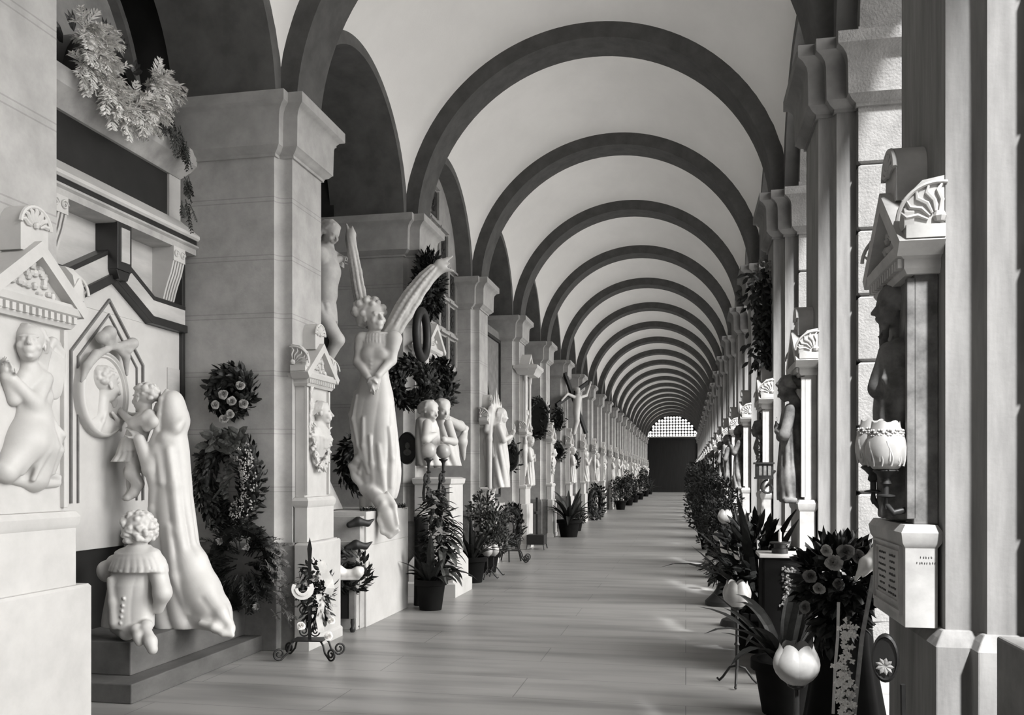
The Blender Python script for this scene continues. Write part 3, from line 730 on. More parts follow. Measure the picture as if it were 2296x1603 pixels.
mb = MB(); mould(mb, [(-.35, -YH), (.03, -YH), (.03, YH), (-.35, YH)], [(-.02, 4.08), (.0, 4.10), (.03, 4.14), (.10, 4.20), (.105, 4.23), (.11, 4.26), (.11, 4.32), (.0, 4.325)]); tb('shelf', mb, M['marble2'], sm=.5, bv=0)
mb = MB(); mb.box(-.35, .0, .42, .68, 4.32, 4.55); mb.box(-.35, -.05, .3, .62, 4.32, 4.47); tb('shelf_block', mb, M['dark_stone'])
n = 20; mb = MB()
for r0, r1, x1 in ((.40, .50, -.02), (.30, .37, -.06)):
    mb.rings([[(-.35, r * math.cos(math.pi * i / n), 4.34 + r * math.sin(math.pi * i / n)) for r in (r0, r1)] + [(x1, r * math.cos(math.pi * i / n), 4.34 + r * math.sin(math.pi * i / n)) for r in (r1, r0)] for i in range(n + 1)])
mb.prism([(.32 * math.cos(math.pi * i / n), 4.33 + .32 * math.sin(math.pi * i / n)) for i in range(n + 1)], 0, -.35, -.12); tb('arched_crest', mb, M['dark_stone'], sm=.5, bv=0)
mb = MB(); g = random.Random(5)
for i in range(9):
    a = math.pi * (i + .5) / 9; c = np.array([-.05, .52 * math.cos(a), 4.34 + .52 * math.sin(a)])
    for e in (-.35, 0, .35): leaf(mb, c, (0.2, math.cos(a + e), math.sin(a + e)), (1, 0, 0), .15, .05)
tb('crest_leaves', mb, M['dark_stone'], bv=0)
mb = MB(); mb.prism([(-.75, 4.3)] + [(.98 * math.cos(math.pi - math.pi * i / 24), 4.66 + 1.2 * math.sin(math.pi - math.pi * i / 24)) for i in range(25)] + [(.98, 4.3)], 0, -.62, -.5); tb('lunette_panel', mb, M['marble2'])
sp = MB(); sweep_yz(sp, [(.98 * math.cos(math.pi - math.pi * i / 24), 4.66 + 1.2 * math.sin(math.pi - math.pi * i / 24)) for i in range(25)], 0, .06, -.62, -.42); tb('lunette_moulding', sp, M['plinth'], bv=0)
# steps below
stp = empty('tomb_steps', (-4.33, 5.97, 0), label='two dark stone steps below the niche tomb under the marble statues', cat='steps')
mb = MB(); mb.box(.0, .77, -.84, .975, 0, .13); mb.build('lower_step', M['step'], stp, bevel=.008)
mb = MB(); mb.box(.0, .61, -.62, .975, .13, .36); mb.build('upper_step', M['step'], stp, bevel=.008)
# medallion with the man's head in profile, bow above
def AXl(u, v, x): return AX(u, v, x) - np.array([-4.33, 5.97, 0])
mc = AXl(241, 884, -4.25)
mb = MB(); ry, rz = .275, .325
def ell_ring(s, x): return [(x, mc[1] + ry * s * math.cos(2 * math.pi * j / 48), mc[2] + rz * s * math.sin(2 * math.pi * j / 48)) for j in range(48)]
mb.rings([ell_ring(1.0, -.01), ell_ring(1.0, .05), ell_ring(.97, .075), ell_ring(.93, .08), ell_ring(.90, .066), ell_ring(.86, .07), ell_ring(.83, .05), ell_ring(.02, .045)])
md = mb.build('medallion', M['marble'], tomb, smooth=.9)
f = Fig(.007)
def mp(u, v, x=0.0): q = AXl(u, v, -4.26); q[0] = .045 + x; return q
Ph = f.head(mp(243, 862, -.015), .27, (.22, 1, .0), hair='short', seed=9)
for q in (-1, 1): f.chain([Ph(0, -.47, -.18), Ph(.10 * q, -.44, -.22), Ph(.2 * q, -.36, -.24)], [.012, .014, .005], .006)
f.ball(Ph(0, -.36, -.50), (.02, .02, .035), .012); f.ball(Ph(0, -.34, -.43), (.03, .03, .03), .012)
f.ball(mp(238, 955, -.01), (.05, .17, .08), .03); f.chain([mp(250, 925, .03), mp(262, 942, .035), mp(272, 965, .02)], [.012, .018, .012], .01); f.chain([mp(236, 925, .03), mp(228, 945, .03), mp(222, 970, .02)], [.012, .018, .012], .01)
g = random.Random(18)
for i in range(60):
    o_ = unit(rv(g)); 
    if o_[2] > .1 and o_[1] < .75: f.ball(Ph(o_[0] * .36, .08 - o_[1] * .44, .16 + o_[2] * .36), .018, .006)
f.build('portrait', M['marble'], md)
f = Fig(.009)
def bp(u, v, x): q = AXl(u, v, -4.24); q[0] = x; return q
f.ball(bp(255, 775, .10), (.03, .03, .03), .015)
f.chain([bp(252, 775, .1), bp(238, 745, .12), bp(226, 758, .1), bp(250, 778, .1)], [.025, .045, .04, .02], .02); f.chain([bp(258, 775, .1), bp(290, 770, .12), bp(284, 785, .1), bp(256, 778, .1)], [.02, .04, .03, .02], .02)
f.chain([bp(248, 778, .1), bp(215, 795, .09), bp(198, 820, .08), bp(192, 855, .06)], [.02, .035, .03, .015], .015); f.chain([bp(260, 780, .1), bp(285, 800, .08), bp(292, 840, .06)], [.02, .03, .012], .015)
f.build('ribbon_bow', M['marble2'], tomb)
tomb_top = 4.32

# garland of pale dried fronds over the tomb
gl = empty('frond_garland', (-4.2, 6.0, 4.32), label='pale dried frond garland draped over the top shelf of the tomb', cat='garland')
mb = MB(); g = random.Random(11)
def gp(u, v, x): return AX(u, v, x) - np.array([-4.2, 6.0, 4.32])
path = [(185, 55), (205, 95), (200, 150), (215, 175), (235, 205), (275, 245), (320, 240), (345, 200), (350, 180)]
for i in range(len(path) - 1):
    for t in np.linspace(0, 1, 7):
        u = path[i][0] + (path[i + 1][0] - path[i][0]) * t; v = path[i][1] + (path[i + 1][1] - path[i][1]) * t
        c = gp(u + g.uniform(-14, 14), v + g.uniform(-14, 14), -4.19 + g.uniform(-.08, .08))
        for _ in range(7): frond(mb, c, (g.uniform(.1, .9), g.uniform(-.6, .8), g.uniform(-.9, .7)), g.uniform(.12, .24), g.randint(0, 9999), 8, .034, .9, .014)
mb.build('fronds', M['leaf_pale'], gl)
mb = MB()
for u0, v0, n in ((370, 250, 10), (395, 290, 10), (410, 320, 8), (418, 400, 6), (418, 450, 5)):
    for _ in range(n):
        frond(mb, gp(u0 + g.uniform(-14, 10), v0 + g.uniform(-14, 14), -4.14), (g.uniform(.0, .5), g.uniform(-.3, .5), -1), g.uniform(.12, .22), g.randint(0, 9999), 8, .02, .4, .01)
mb.build('hanging_spray', M['leaf_mid'], gl)

# ------------------------------------------------------------------ mother holding up her child, kneeling boy
def tracer(y0, base):
    base = np.array(base, float)
    return lambda u, v, dy=0.0: AY(u, v, y0 + dy) - base
y0 = 6.02; base = AY(390, 1402, y0); base[2] = .36
P = tracer(y0, base); px = .00338
ms = empty('mother_statue', tuple(base), label='white marble statue of a hooded woman holding a child up to the medallion', cat='statue')
f = Fig(.0085)
sil = [(1404, 330, 478, .15, .13), (1385, 332, 470, .15, .13), (1350, 334, 462, .145, .12), (1300, 338, 456, .14, .11), (1250, 341, 449, .135, .10), (1200, 339, 443, .13, .08), (1150, 337, 436, .13, .06), (1110, 339, 431, .13, .03), (1070, 341, 428, .13, .02), (1040, 344, 425, .13, .015), (1010, 346, 423, .13, .01), (985, 352, 420, .115, .0), (965, 362, 416, .10, .0), (945, 366, 414, .09, .0)]
keys = []
for i, (v, a, b, ry, am) in enumerate(sil):
    c = P((a + b) / 2, v); keys.append((c[2], c[0], 0, (b - a) / 2 * px, ry, am, .06 * i))
f.robe(keys, n1=9, n2=3, k=.03, ph=.4)
# hood: open to the left, hem running down to the shoulder
f.ball(P(391, 930), (.092, .115, .135), .03); f.ball(P(388, 903), (.075, .10, .095), .03); f.ball(P(402, 945), (.062, .10, .09), .04)
f.ball(P(352, 918, -.02), (.062, .075, .095), .012, sub=True)
f.head(P(366, 928), .195, (-1, -.1, .0), hair='short', seed=3, neck=True)
f.chain([P(374, 876, -.03), P(362, 895, -.085), P(358, 930, -.10), P(352, 965, -.10), P(340, 992, -.09)], [.016, .02, .02, .022, .02], .015)
f.chain([P(408, 945, -.055), P(394, 960, -.085), P(370, 980, -.10), P(346, 1000, -.09)], [.012, .02, .022, .016], .05)
f.folds(keys, P, [[(398, 1010), (408, 1090), (418, 1190), (436, 1290)], [(362, 1040), (360, 1140), (362, 1260), (356, 1380)], [(400, 1180), (414, 1290), (440, 1370)], [(376, 1020), (384, 1080)], [(345, 1080), (350, 1200), (346, 1330)]], .016, .05)
# train
f.chain([P(430, 1265), P(452, 1325), P(480, 1372), P(506, 1404)], [.125, .135, .12, .065], .06)
f.chain([P(450, 1388, -.07), P(488, 1406, -.11), P(516, 1416, -.10)], [.05, .045, .03], .03); f.chain([P(462, 1320, -.06), P(496, 1374, -.08), P(517, 1404, -.08)], [.04, .035, .03], .05)
f.chain([P(450, 1398, -.15), P(478, 1406, -.16), P(500, 1420, -.14), P(520, 1424, -.12)], [.02, .024, .022, .02], .02); f.chain([P(452, 1345, -.15), P(480, 1385, -.16), P(500, 1402, -.14)], .012, .03, sub=True)
# sleeves and hands under the child
f.arm(P(356, 1005, -.07), P(338, 1052, -.11), P(312, 985, -.13), .066, .06, .042); f.chain([P(340, 1040, -.11), P(344, 1075, -.11), P(346, 1120, -.10)], [.05, .04, .02], .03); f.hand(P(312, 985, -.13), (-.6, 0, .8), (-.5, .3, -.2), .16)
f.arm(P(350, 1000, .08), P(330, 1050, .1), P(300, 1035, .06), .06, .055, .04); f.hand(P(300, 1035, .06), (-1, -.2, .2), (0, -.4, 1), .15)
f.build('robed_woman', M['marble'], ms)
f = Fig(.0075)
f.head(P(324, 893, -.05), .215, (-.95, .25, .05), hair='curly', seed=6, neck=True)
f.robe([(P(312, 1010)[2], P(306, 1010)[0], -.05, .085, .085, .03, 0), (P(318, 975)[2], P(316, 975)[0], -.05, .085, .08, .03, .1), (P(326, 945)[2], P(328, 945)[0], -.05, .088, .09, .02, .1), (P(330, 928)[2], P(332, 928)[0], -.05, .05, .06, 0, 0)])
f.robe([(P(290, 1036)[2], P(291, 1036)[0], -.05, .10, .11, .12, 0), (P(298, 1020)[2], P(298, 1018)[0], -.05, .085, .095, .10, .1), (P(306, 985)[2], P(306, 985)[0], -.05, .075, .08, .05, .2)], n1=12, n2=5)
f.chain([P(335, 930, -.10), P(342, 945, -.12), P(330, 958, -.12)], [.045, .045, .035], .02)                         # puffed sleeve
f.arm(P(326, 940, -.13), P(300, 950, -.13), P(272, 925, -.02), .045, .036, .025); f.hand(P(272, 925, -.02), (-.8, .5, .7), (-.5, .9, 0), .11, curl=.3)
f.arm(P(318, 935, .04), P(290, 935, .1), P(262, 915, .16), .04, .034, .024); f.hand(P(262, 915, .16), (-.8, .5, .6), (-.5, .9, 0), .11, curl=.3)
f.chain([P(300, 1022, -.02), P(296, 1062, -.10), P(310, 1085, -.08), P(300, 1105, -.1)], [.058, .05, .042, .034], .02); f.chain([P(300, 1105, -.1), P(286, 1116, -.13)], [.034, .026], .02)
f.chain([P(312, 1028, -.0), P(292, 1056, .02), P(296, 1085, .02), P(293, 1108, .0)], [.055, .046, .038, .03], .02); f.chain([P(293, 1108, .0), P(280, 1116, -.02)], [.03, .024], .02)
f.build('held_child', M['marble'], ms)
# dark support block the child's weight rests on, carved with ivy
mb = MB(); a = P(300, 1100, .0); mb.rings([[(a[0] - .12, -.05, .0), (a[0] + .13, -.05, 0), (a[0] + .13, .2, 0), (a[0] - .12, .2, 0)], [(a[0] - .08, .0, .75), (a[0] + .1, .0, .75), (a[0] + .1, .2, .75), (a[0] - .08, .2, .75)]])
mb.build('support_block', M['step'], ms, bevel=.02)

y0 = 5.46; base = AY(292, 1405, y0); base[2] = .36
P = tracer(y0, base); px = .0031
kb = empty('kneeling_boy_statue', tuple(base), label='white marble statue of a boy in a wide collar kneeling with his back turned', cat='statue')
f = Fig(.007)
f.head(P(309, 1190), .225, (-.75, .65, -.05), hair='short', seed=9)
f.ball(P(310, 1187), (.107, .112, .115), .02)
g = random.Random(12)
for i in range(130):                         # short wavy curls
    o_ = unit(rv(g))
    if o_[2] < -.62 or (o_[0] < -.35 and o_[2] < .25): continue
    c_ = P(310, 1187) + o_ * np.array([.110, .115, .117]); t_ = np.cross(o_, rv(g)); t_ = unit(t_) * .022
    f.chain([c_ - t_, c_ + o_ * .008, c_ + t_], [.010, .018, .010], .006)
sil = [(1404, 226, 347), (1380, 229, 347), (1345, 236, 345), (1310, 243, 342), (1285, 248, 341), (1262, 256, 345), (1240, 262, 350)]
keys = [(P((a + b) / 2, v)[2], P((a + b) / 2, v)[0], 0, (b - a) / 2 * px, .125 - .02 * (v < 1300), .035 if v > 1300 else .02, 0) for v, a, b in sil]
f.robe(keys, n1=7, n2=5, k=.025)
f.cap(P(280, 1248, 0), P(340, 1248, 0), .065, .065, .04)
# wide lace collar lying over the shoulders
cc = P(311, 1250)
f.robe([(P(311, 1280)[2], cc[0] - .005, 0, .205, .15, .035, 0), (P(311, 1268)[2], cc[0], 0, .20, .145, .02, 0), (P(311, 1250)[2], cc[0], 0, .17, .125, .01, 0), (P(311, 1235)[2], cc[0], 0, .125, .10, .0, 0), (P(311, 1222)[2], cc[0], 0, .075, .08, .0, 0)], n1=26, n2=13, k=.012)
for i in range(70):
    a = g.uniform(0, 6.28); t = g.uniform(.3, 1); f.ball((cc[0] + .205 * t * math.cos(a), .15 * t * math.sin(a), P(311, 1280)[2] + .012 + .16 * (1 - t) ** 1.1), .009, .004)
f.arm(P(258, 1262, .04), P(240, 1285, .06), P(262, 1255, .2), .06, .058, .04); f.ball(P(236, 1275, .05), (.05, .06, .055), .03)
f.arm(P(352, 1262, .02), P(366, 1325, .03), P(350, 1355, .14), .058, .055, .04); f.chain([P(352, 1280), P(364, 1330, -.02), P(356, 1365, .02)], [.05, .058, .035], .03)
f.chain([P(246, 1300, -.11), P(252, 1350, -.12), P(255, 1395, -.12)], [.02, .025, .03], .03)
f.chain([P(308, 1325, -.13), P(309, 1395, -.13)], [.008, .016], .012, sub=True)
for v in (1342, 1358, 1370, 1383, 1397): f.ball(P(277 - (v - 1342) * .13, v, -.128), .0115, .004)
# calves and slippers
f.chain([P(262, 1405, .03), P(285, 1418, -.07), P(305, 1412, -.12)], [.05, .05, .04], .02); f.chain([P(318, 1402, .05), P(328, 1404, -.08)], [.055, .045], .02)
f.chain([P(306, 1412, -.13), P(311, 1428, -.17), P(313, 1440, -.18)], [.033, .036, .028], .02); f.chain([P(326, 1412, -.12), P(337, 1438, -.18), P(342, 1456, -.19)], [.036, .042, .034], .02)
f.build('kneeling_boy', M['marble'], kb)

# ------------------------------------------------------------------ stele of the praying angel on the first pier
loc, rz = stele_at(1, 'L')
s1 = empty('memorial_stele', loc, rz, label='pale marble stele with a kneeling angel relief nearest the camera on the walled side', cat='stele', group='steles on the walled side')
stele_parts(s1)
f = Fig(.0062); X0 = loc[0]
def R(u, v, x=.1): q = AX(u, v, X0 + .1) - np.array(loc); q[0] = x; return q
f.head(R(60, 772, .115), .20, (.62, -.78, .22), hair='short', seed=8, neck=False)
for i in range(6): f.chain([R(70 + 3 * i, 752 + 4 * i, .13), R(86 + 2.5 * i, 785, .12), R(84 + 3.2 * i, 815 + 3 * i, .105)], [.020, .022, .010], .006)
f.cap(R(62, 800, .1), R(66, 835, .1), .04, .05, .02); f.ball(R(74, 865, .1), (.05, .10, .11), .03); f.ball(R(72, 915, .1), (.05, .09, .08), .03)
f.arm(R(88, 850, .13), R(58, 905, .15), R(14, 850, .13), .042, .04, .028); f.arm(R(50, 850, .1), R(30, 895, .1), R(8, 845, .11), .034, .03, .024)
f.hand(R(14, 850, .13), (0, -.3, 1), (0, -1, 0), .11); f.hand(R(8, 845, .11), (0, -.3, 1), (0, 1, 0), .11, -1)
f.chain([R(70, 935, .1), R(52, 990, .12), R(10, 1055, .11)], [.085, .10, .06], .04); f.chain([R(78, 935, .1), R(82, 1000, .11), R(78, 1070, .1)], [.08, .09, .07], .04); f.chain([R(20, 1070, .09), R(80, 1085, .09), R(130, 1082, .09)], [.03, .03, .025], .03)
for u0, v0, u1, v1 in ((60, 945, 30, 1060), (72, 950, 55, 1075), (84, 945, 88, 1060), (92, 940, 112, 1010), (96, 960, 100, 1060)): f.chain([R(u0, v0, .16), R((u0 + u1) / 2 + 3, (v0 + v1) / 2, .19), R(u1, v1, .15)], [.012, .016, .012], .02)
f.cap(R(100, 1060, .1), R(130, 1070, .1), .03, .018, .015); f.chain([R(92, 850, .12), R(104, 890, .1), R(112, 935, .09)], [.03, .03, .015], .02)
f.ball(R(126, 826, .088), (.03, .085, .165), .008); f.chain([R(104, 790, .1), R(118, 765, .1), R(138, 790, .1), R(146, 850, .09)], [.018, .022, .02, .01], .01)
for i in range(6): f.chain([R(112 + 5 * i, 790 + 4 * i, .11), R(116 + 5.5 * i, 835 + 5 * i, .105)], [.012, .006], .008)
f.build('angel_relief', M['stele'], s1)
# stele of the bust in a wreath on the second pier, small cut inscription omitted where unreadable
loc, rz = stele_at(2, 'L')
s2 = empty('memorial_stele', loc, rz, label='marble stele with a wreathed bust between hung leaf wreaths and flying angel', cat='stele', group='steles on the walled side')
stele_parts(s2, fig_bust(3, .0075))
mb = MB(); mb.box(.05, .16, -.30, .30, .905, .925); mb.build('bed_course', M['marble2'], s2)
# ------------------------------------------------------------------ wreaths hung on the near face of the second pier
def wreath(name, c, facing, R, r, sq, n, ln, wd, seed, m, label, cat='wreath', group=None, flare=.6, core=True):
    o = empty(name, tuple(c), math.atan2(facing[1], facing[0]), label=label, cat=cat, group=group)
    mb = MB(); wreath_leaves(mb, R, r, n, ln, wd, seed, sq, flare=flare)
    mb.build('foliage', m, o)
    if core:
        mb = MB(); t = [(0, R * sq[0] * math.cos(a), R * sq[1] * math.sin(a)) for a in [2 * math.pi * i / 40 for i in range(41)]]; mb.tube(t, r * .6, 8, cap=False); mb.build('straw_ring', M['leaf'], o, smooth=4)
    return o
S7 = .0038
FY = 6.965                                   # near face of the second pier
c = AY(519, 876, FY - .08)
w1 = wreath('leaf_wreath', c, (0, -1), .135, .075, (1, 1.0), 420, .085, .05, 21, M['leaf'], 'round dark leaf wreath with pale roses hung high on the second pier')
mb = None
for i, (u, v) in enumerate(((503, 884), (485, 908), (522, 901), (549, 905), (541, 866), (505, 940), (518, 930))):
    q = AY(u, v, FY - .2) - np.array(c); mb = MB(); rose(mb, (-q[1], q[0], q[2]) if False else (0.13, q[0], q[2]), (1, .1, .1), .042, i); mb.build('rose', M['petal'], w1)
c = AY(513, 1078, FY - .10)
w2 = wreath('oval_wreath', c, (0, -1), .30, .10, (.72, 1.08), 900, .075, .04, 22, M['leaf'], 'large oval dark wreath with a speckled flowered edge below the rose wreath')
mb = MB(); g = random.Random(4)
for _ in range(420):
    a = g.uniform(-1.25, 1.2); b = g.uniform(-1, 1.1); rad = np.array([0, math.cos(a) * .72, math.sin(a) * 1.08]); q = rad * (.30 + .1 * b) + np.array([.06 + .05 * math.cos(b * 1.4), 0, 0]); s_ = g.uniform(.006, .012)
    mb.add([q + np.array(d) * s_ for d in ((1, 0, 0), (0, 1, 0), (0, 0, 1), (0, -1, 0), (0, 0, -1))], [[0, 1, 2], [0, 2, 3], [0, 3, 4], [0, 4, 1]])
mb.build('small_flowers', M['petal'], w2)
mb = MB(); g = random.Random(41)
for _ in range(46):
    q = (.14 + g.uniform(-.03, .03), g.uniform(-.12, .2), .33 + g.uniform(-.05, .06)); leaf(mb, q, (g.uniform(0, .6), g.uniform(-1, 1), g.uniform(-.6, .8)), (1, 0, .2), .12, .07)
for i in range(12): leaf(mb, (.05, -.02 + .02 * (i % 3), .2 - .028 * i), (g.uniform(.2, .6), g.uniform(-1, 1), -.3), (1, 0, .3), .075, .06)
mb.build('ivy_spray', M['leaf_mid'], w2)
mb = MB(); blade(mb, (.06, -.12, -.17), (.1, .8, .9), .34, .05, .2); mb.build('ribbon_end', M['leaf_mid'], w2)
c = AY(545, 1312, 6.83); c[2] = max(c[2], .75)
w3 = empty('frond_wreath', tuple(c), -math.pi / 2, label='large dark feathery wreath leaning on the second pier at the end of the steps', cat='wreath')
mb = MB(); g = random.Random(33)
for _ in range(150):
    a = g.uniform(0, 2 * math.pi); rr = .26 * g.uniform(.25, 1.0); q = np.array([g.uniform(-.03, .09), rr * math.cos(a) * .95, rr * math.sin(a) * 1.1])
    frond(mb, q, (g.uniform(.0, .5), math.cos(a) + g.uniform(-.4, .4), math.sin(a) + g.uniform(-.4, .4)), g.uniform(.12, .2), g.randint(0, 9999), 7, .03, .6, .012)
mb.build('fronds', M['leaf'], w3)
mb = MB()
for _ in range(44):
    t = g.uniform(-.42, .2); q = np.array([.06 + g.uniform(-.04, .08), .27 + g.uniform(-.05, .08) + .08 * (t < -.1), t]); frond(mb, q, (g.uniform(0, .3), .8, g.uniform(-.8, .8)), .12, g.randint(0, 999), 7, .02, .8, .008)
mb.build('pale_fringe', M['petal_dim'], w3)
for i, (u, v) in enumerate(((583, 1357), (560, 1226), (500, 1212))):
    q = AY(u, v, 6.7) - c; mb = MB()
    for j in range(9): leaf(mb, (.17, q[0], q[2]), (g.uniform(.3, 1.2), math.cos(j * .7), math.sin(j * .7)), (1, 0, 0), g.uniform(.025, .05), .028)
    mb.build('pale_flower', M['petal_dim'], w3)
mb = MB(); mb.tube([(0, .26 * math.cos(a), .3 * math.sin(a)) for a in [2 * math.pi * i / 30 for i in range(31)]], .06, 8, cap=False); mb.build('straw_ring', M['leaf'], w3)

# ------------------------------------------------------------------ iron stand with scrolled feet holding a ribboned wreath
def scroll_stand(loc, rz, s=1.0, label='', group=None, name='iron_flower_stand', post=True):
    o = empty(name, loc, rz, label=label, cat='flower stand', group=group)
    mb = MB(); mb.prism([(-.13 * s, -.09 * s), (.13 * s, -.09 * s), (.13 * s, .09 * s), (-.13 * s, .09 * s)], 2, .15 * s, .158 * s); mb.build('plate', M['iron'], o)
    for qx in (-1, 1):
        for qy in (-1, 1):
            u = (qx * .85, qy * .53, 0); u = tuple(np.array(u) / np.linalg.norm(u)); st = np.array([qx * .11 * s, qy * .07 * s, .15 * s]); U = np.array(u)
            cc = st + U * .12 * s; cc[2] = .058 * s
            sp = spiral(cc, .05 * s, .012 * s, -math.pi * .6, 1.55, u, (0, 0, 1), 26)
            pts = [tuple(st), tuple(st + U * .03 * s - np.array([0, 0, .03 * s])), tuple(st + U * .05 * s - np.array([0, 0, .09 * s]))] + sp
            mb = MB(); mb.tube(pts, .0085 * s, 7); mb.build('scroll_foot', M['iron'], o, smooth=4)
    if post:
        mb = MB(); mb.box(-.012 * s, .012 * s, -.008, .008, .15 * s, .83 * s); mb.rings([[(-.014, -.004, .82 * s), (.014, -.004, .82 * s), (.014, .004, .82 * s), (-.014, .004, .82 * s)], [(-.02, -.004, .9 * s), (.02, -.004, .9 * s), (.02, .004, .9 * s), (-.02, .004, .9 * s)], [(-.001, -.001, .99 * s), (.001, -.001, .99 * s), (.001, .001, .99 * s), (-.001, .001, .99 * s)]])
        for q in (-1, 1):
            for z0 in (.22, .4): mb.tube(spiral((q * .05 * s, 0, z0 * s), .045 * s, .01, math.pi * (q > 0), 1.5 * q, (1, 0, 0), (0, 0, 1), 22), .006, 6)
        mb.build('post', M['iron'], o)
    return o
fs = scroll_stand((-3.03, 6.72, 0), math.radians(8), 1.0, 'scrolled iron flower stand carrying a ribboned wreath before the bust stele')
c = AY(706, 1315, 6.80)
w4 = empty('ribboned_wreath', tuple(c), math.radians(-60), label='mixed wreath with silvery ribbons tied to the scrolled iron stand', cat='wreath')
mb = MB(); g = random.Random(8)
wreath_leaves(mb, .11, .06, 160, .07, .03, 81, (.8, 1.3)); bush_leaves(mb, (.02, 0, -.12), (.06, .12, .2), 170, .075, .03, 82, 0, .6); mb.build('foliage', M['leaf'], w4)
mb = MB(); bush_leaves(mb, (.05, .03, -.08), (.06, .1, .22), 110, .06, .035, 83, 0, .6); mb.build('pale_leaves', M['petal'], w4)
mb = MB()
def ribbon(mb, pts, wd, nrm=(1, 0, 0)):
    P = [np.array(p, float) for p in pts]; L = []; R = []
    for i, p in enumerate(P):
        t = unit(P[min(i + 1, len(P) - 1)] - P[max(i - 1, 0)]); s_ = unit(np.cross(t, nrm)); L.append(p + s_ * wd / 2); R.append(p - s_ * wd / 2)
    n = len(P); k = .003 * unit(nrm); mb.add(L + R + [q + k for q in L] + [q + k for q in R], [[i, i + 1, n + i + 1, n + i] for i in range(n - 1)] + [[2 * n + i + 1, 2 * n + i, 3 * n + i, 3 * n + i + 1] for i in range(n - 1)])
ribbon(mb, [(.12, -.11 + .075 * math.cos(a), .0 + .075 * math.sin(a)) for a in np.linspace(2.6, 6.8, 16)], .03); ribbon(mb, [(.13, -.11 + .05 * math.cos(a), .01 + .055 * math.sin(a)) for a in np.linspace(3.2, 6.4, 12)], .025)
ribbon(mb, [(.1, .04, .22), (.13, .06, .14), (.12, .10, .06), (.14, .11, .0), (.13, .09, -.05)], .07); ribbon(mb, [(.1, .02, -.05), (.12, .04, -.15), (.11, .02, -.25), (.12, .04, -.36)], .05)
mb.build('ribbon', M['ribbon'], w4)
for i, q in enumerate(((.1, .12, -.27), (.1, -.12, -.3), (.1, .1, -.4))):
    mb = MB(); rose(mb, q, (1, 0, .2), .035, i + 20); mb.build('rose', M['white_petal'], w4)
# second stand: wooden box stand with a dark wreath and pale bow
bs = empty('box_stand', (-3.22, 7.98, 0), math.radians(8), label='dark wooden box stand with turned feet against the angel pedestal', cat='flower stand')
mb = MB(); mb.box(-.13, .05, -.1, .1, .13, .56); mb.build('box', M['wood'], bs, bevel=.004)
mb = MB(); mb.box(.05, .11, -.11, -.05, .13, .60); mb.build('post', M['plinth'], bs, bevel=.004)
for x, y in ((.08, -.08), (-.11, -.08), (.08, .09), (-.11, .09)):
    mb = MB(); mb.lathe([(.016, .13), (.02, .09), (.014, .06), (.014, .05), (.028, .03), (.02, 0)], (x, y, 0), 10); mb.build('foot', M['iron'], bs, smooth=.6)
c = AY(783, 1284, 7.93)
w5 = empty('bowed_wreath', tuple(c), math.radians(-70), label='small dark leaf wreath with a wide pale bow resting on the wooden box stand', cat='wreath')
mb = MB(); wreath_leaves(mb, .13, .07, 330, .09, .035, 91, (1, 1.05)); mb.build('foliage', M['leaf'], w5)
f = Fig(.008); f.ball((.09, 0, .0), (.04, .03, .03), .02); f.chain([(.09, -.02, 0), (.11, -.1, .03), (.1, -.14, -.03)], [.025, .055, .02], .03); f.chain([(.09, .02, 0), (.11, .09, .02), (.1, .12, .04)], [.025, .05, .02], .03); f.box((.1, -.01, -.01), (.02, .11, .05), rd=.015, k=.03)
f.build('bow', M['ribbon'], w5)

# ------------------------------------------------------------------ flying angel on her pedestal
ap = empty('angel_pedestal', (-3.1, 8.75, 0), label='long white marble pedestal of stepped blocks under the flying angel', cat='pedestal')
mb = MB(); mb.box(-.9, 0, -.55, .78, 0, .80); mb.box(-.9, -.004, -.545, .775, .80, .805); mb.box(-.9, 0, -.55, .78, .805, 1.14); mb.build('block', M['marble'], ap, bevel=.008)
mb = MB(); mb.box(-.9, -.02, -.66, -.55, 0, 1.10); mb.box(-.9, -.03, -.74, -.66, 0, .86); mb.build('end_step', M['marble2'], ap, bevel=.006)
for i, z in enumerate((.80, 1.02)):
    f = Fig(.008); f.chain([(-.1, -.8 + .06 * i, z), (-.03, -.75 + .06 * i, z + .03), (.04, -.68 + .06 * i, z + .01), (.09, -.63 + .06 * i, z + .05)], [.03, .045, .03, .008], .02); f.build('bronze_leaf', M['iron'], ap)
y0 = 8.78; base = AY(838, 1130, y0); base[2] = 1.14
P = tracer(y0, base); px = .00478
an = empty('angel_statue', tuple(base), label='white marble angel with raised wings, clasped hands and swirling robe', cat='statue')
f = Fig(.0105)
sil = [(1118, 832, 888, .11, .06), (1105, 822, 892, .13, .08), (1080, 806, 896, .15, .09), (1055, 797, 897, .16, .09), (1030, 797, 895, .16, .08), (1000, 793, 893, .16, .06), (950, 787, 889, .16, .035), (905, 791, 885, .155, .02), (880, 797, 881, .145, .015), (850, 808, 873, .125, .015), (830, 812, 870, .115, .015), (800, 811, 872, .125, .01), (775, 809, 876, .13, .01), (757, 811, 880, .115, .0), (746, 822, 870, .08, .0)]
keys = [(P((a + b) / 2, v)[2], P((a + b) / 2, v)[0], 0, (b - a) / 2 * px, ry, am, (v - 800) * .003) for v, a, b, ry, am in sil]
f.robe(keys, n1=9, n2=4, k=.03, ph=.2, sharp=1.2)
f.head(P(839, 713), .31, (.72, -.66, .10), up=(-.12, 0, 1), hair='short', seed=12)
f.ball(P(826, 700, .05), (.15, .14, .145), .03)
g = random.Random(5)
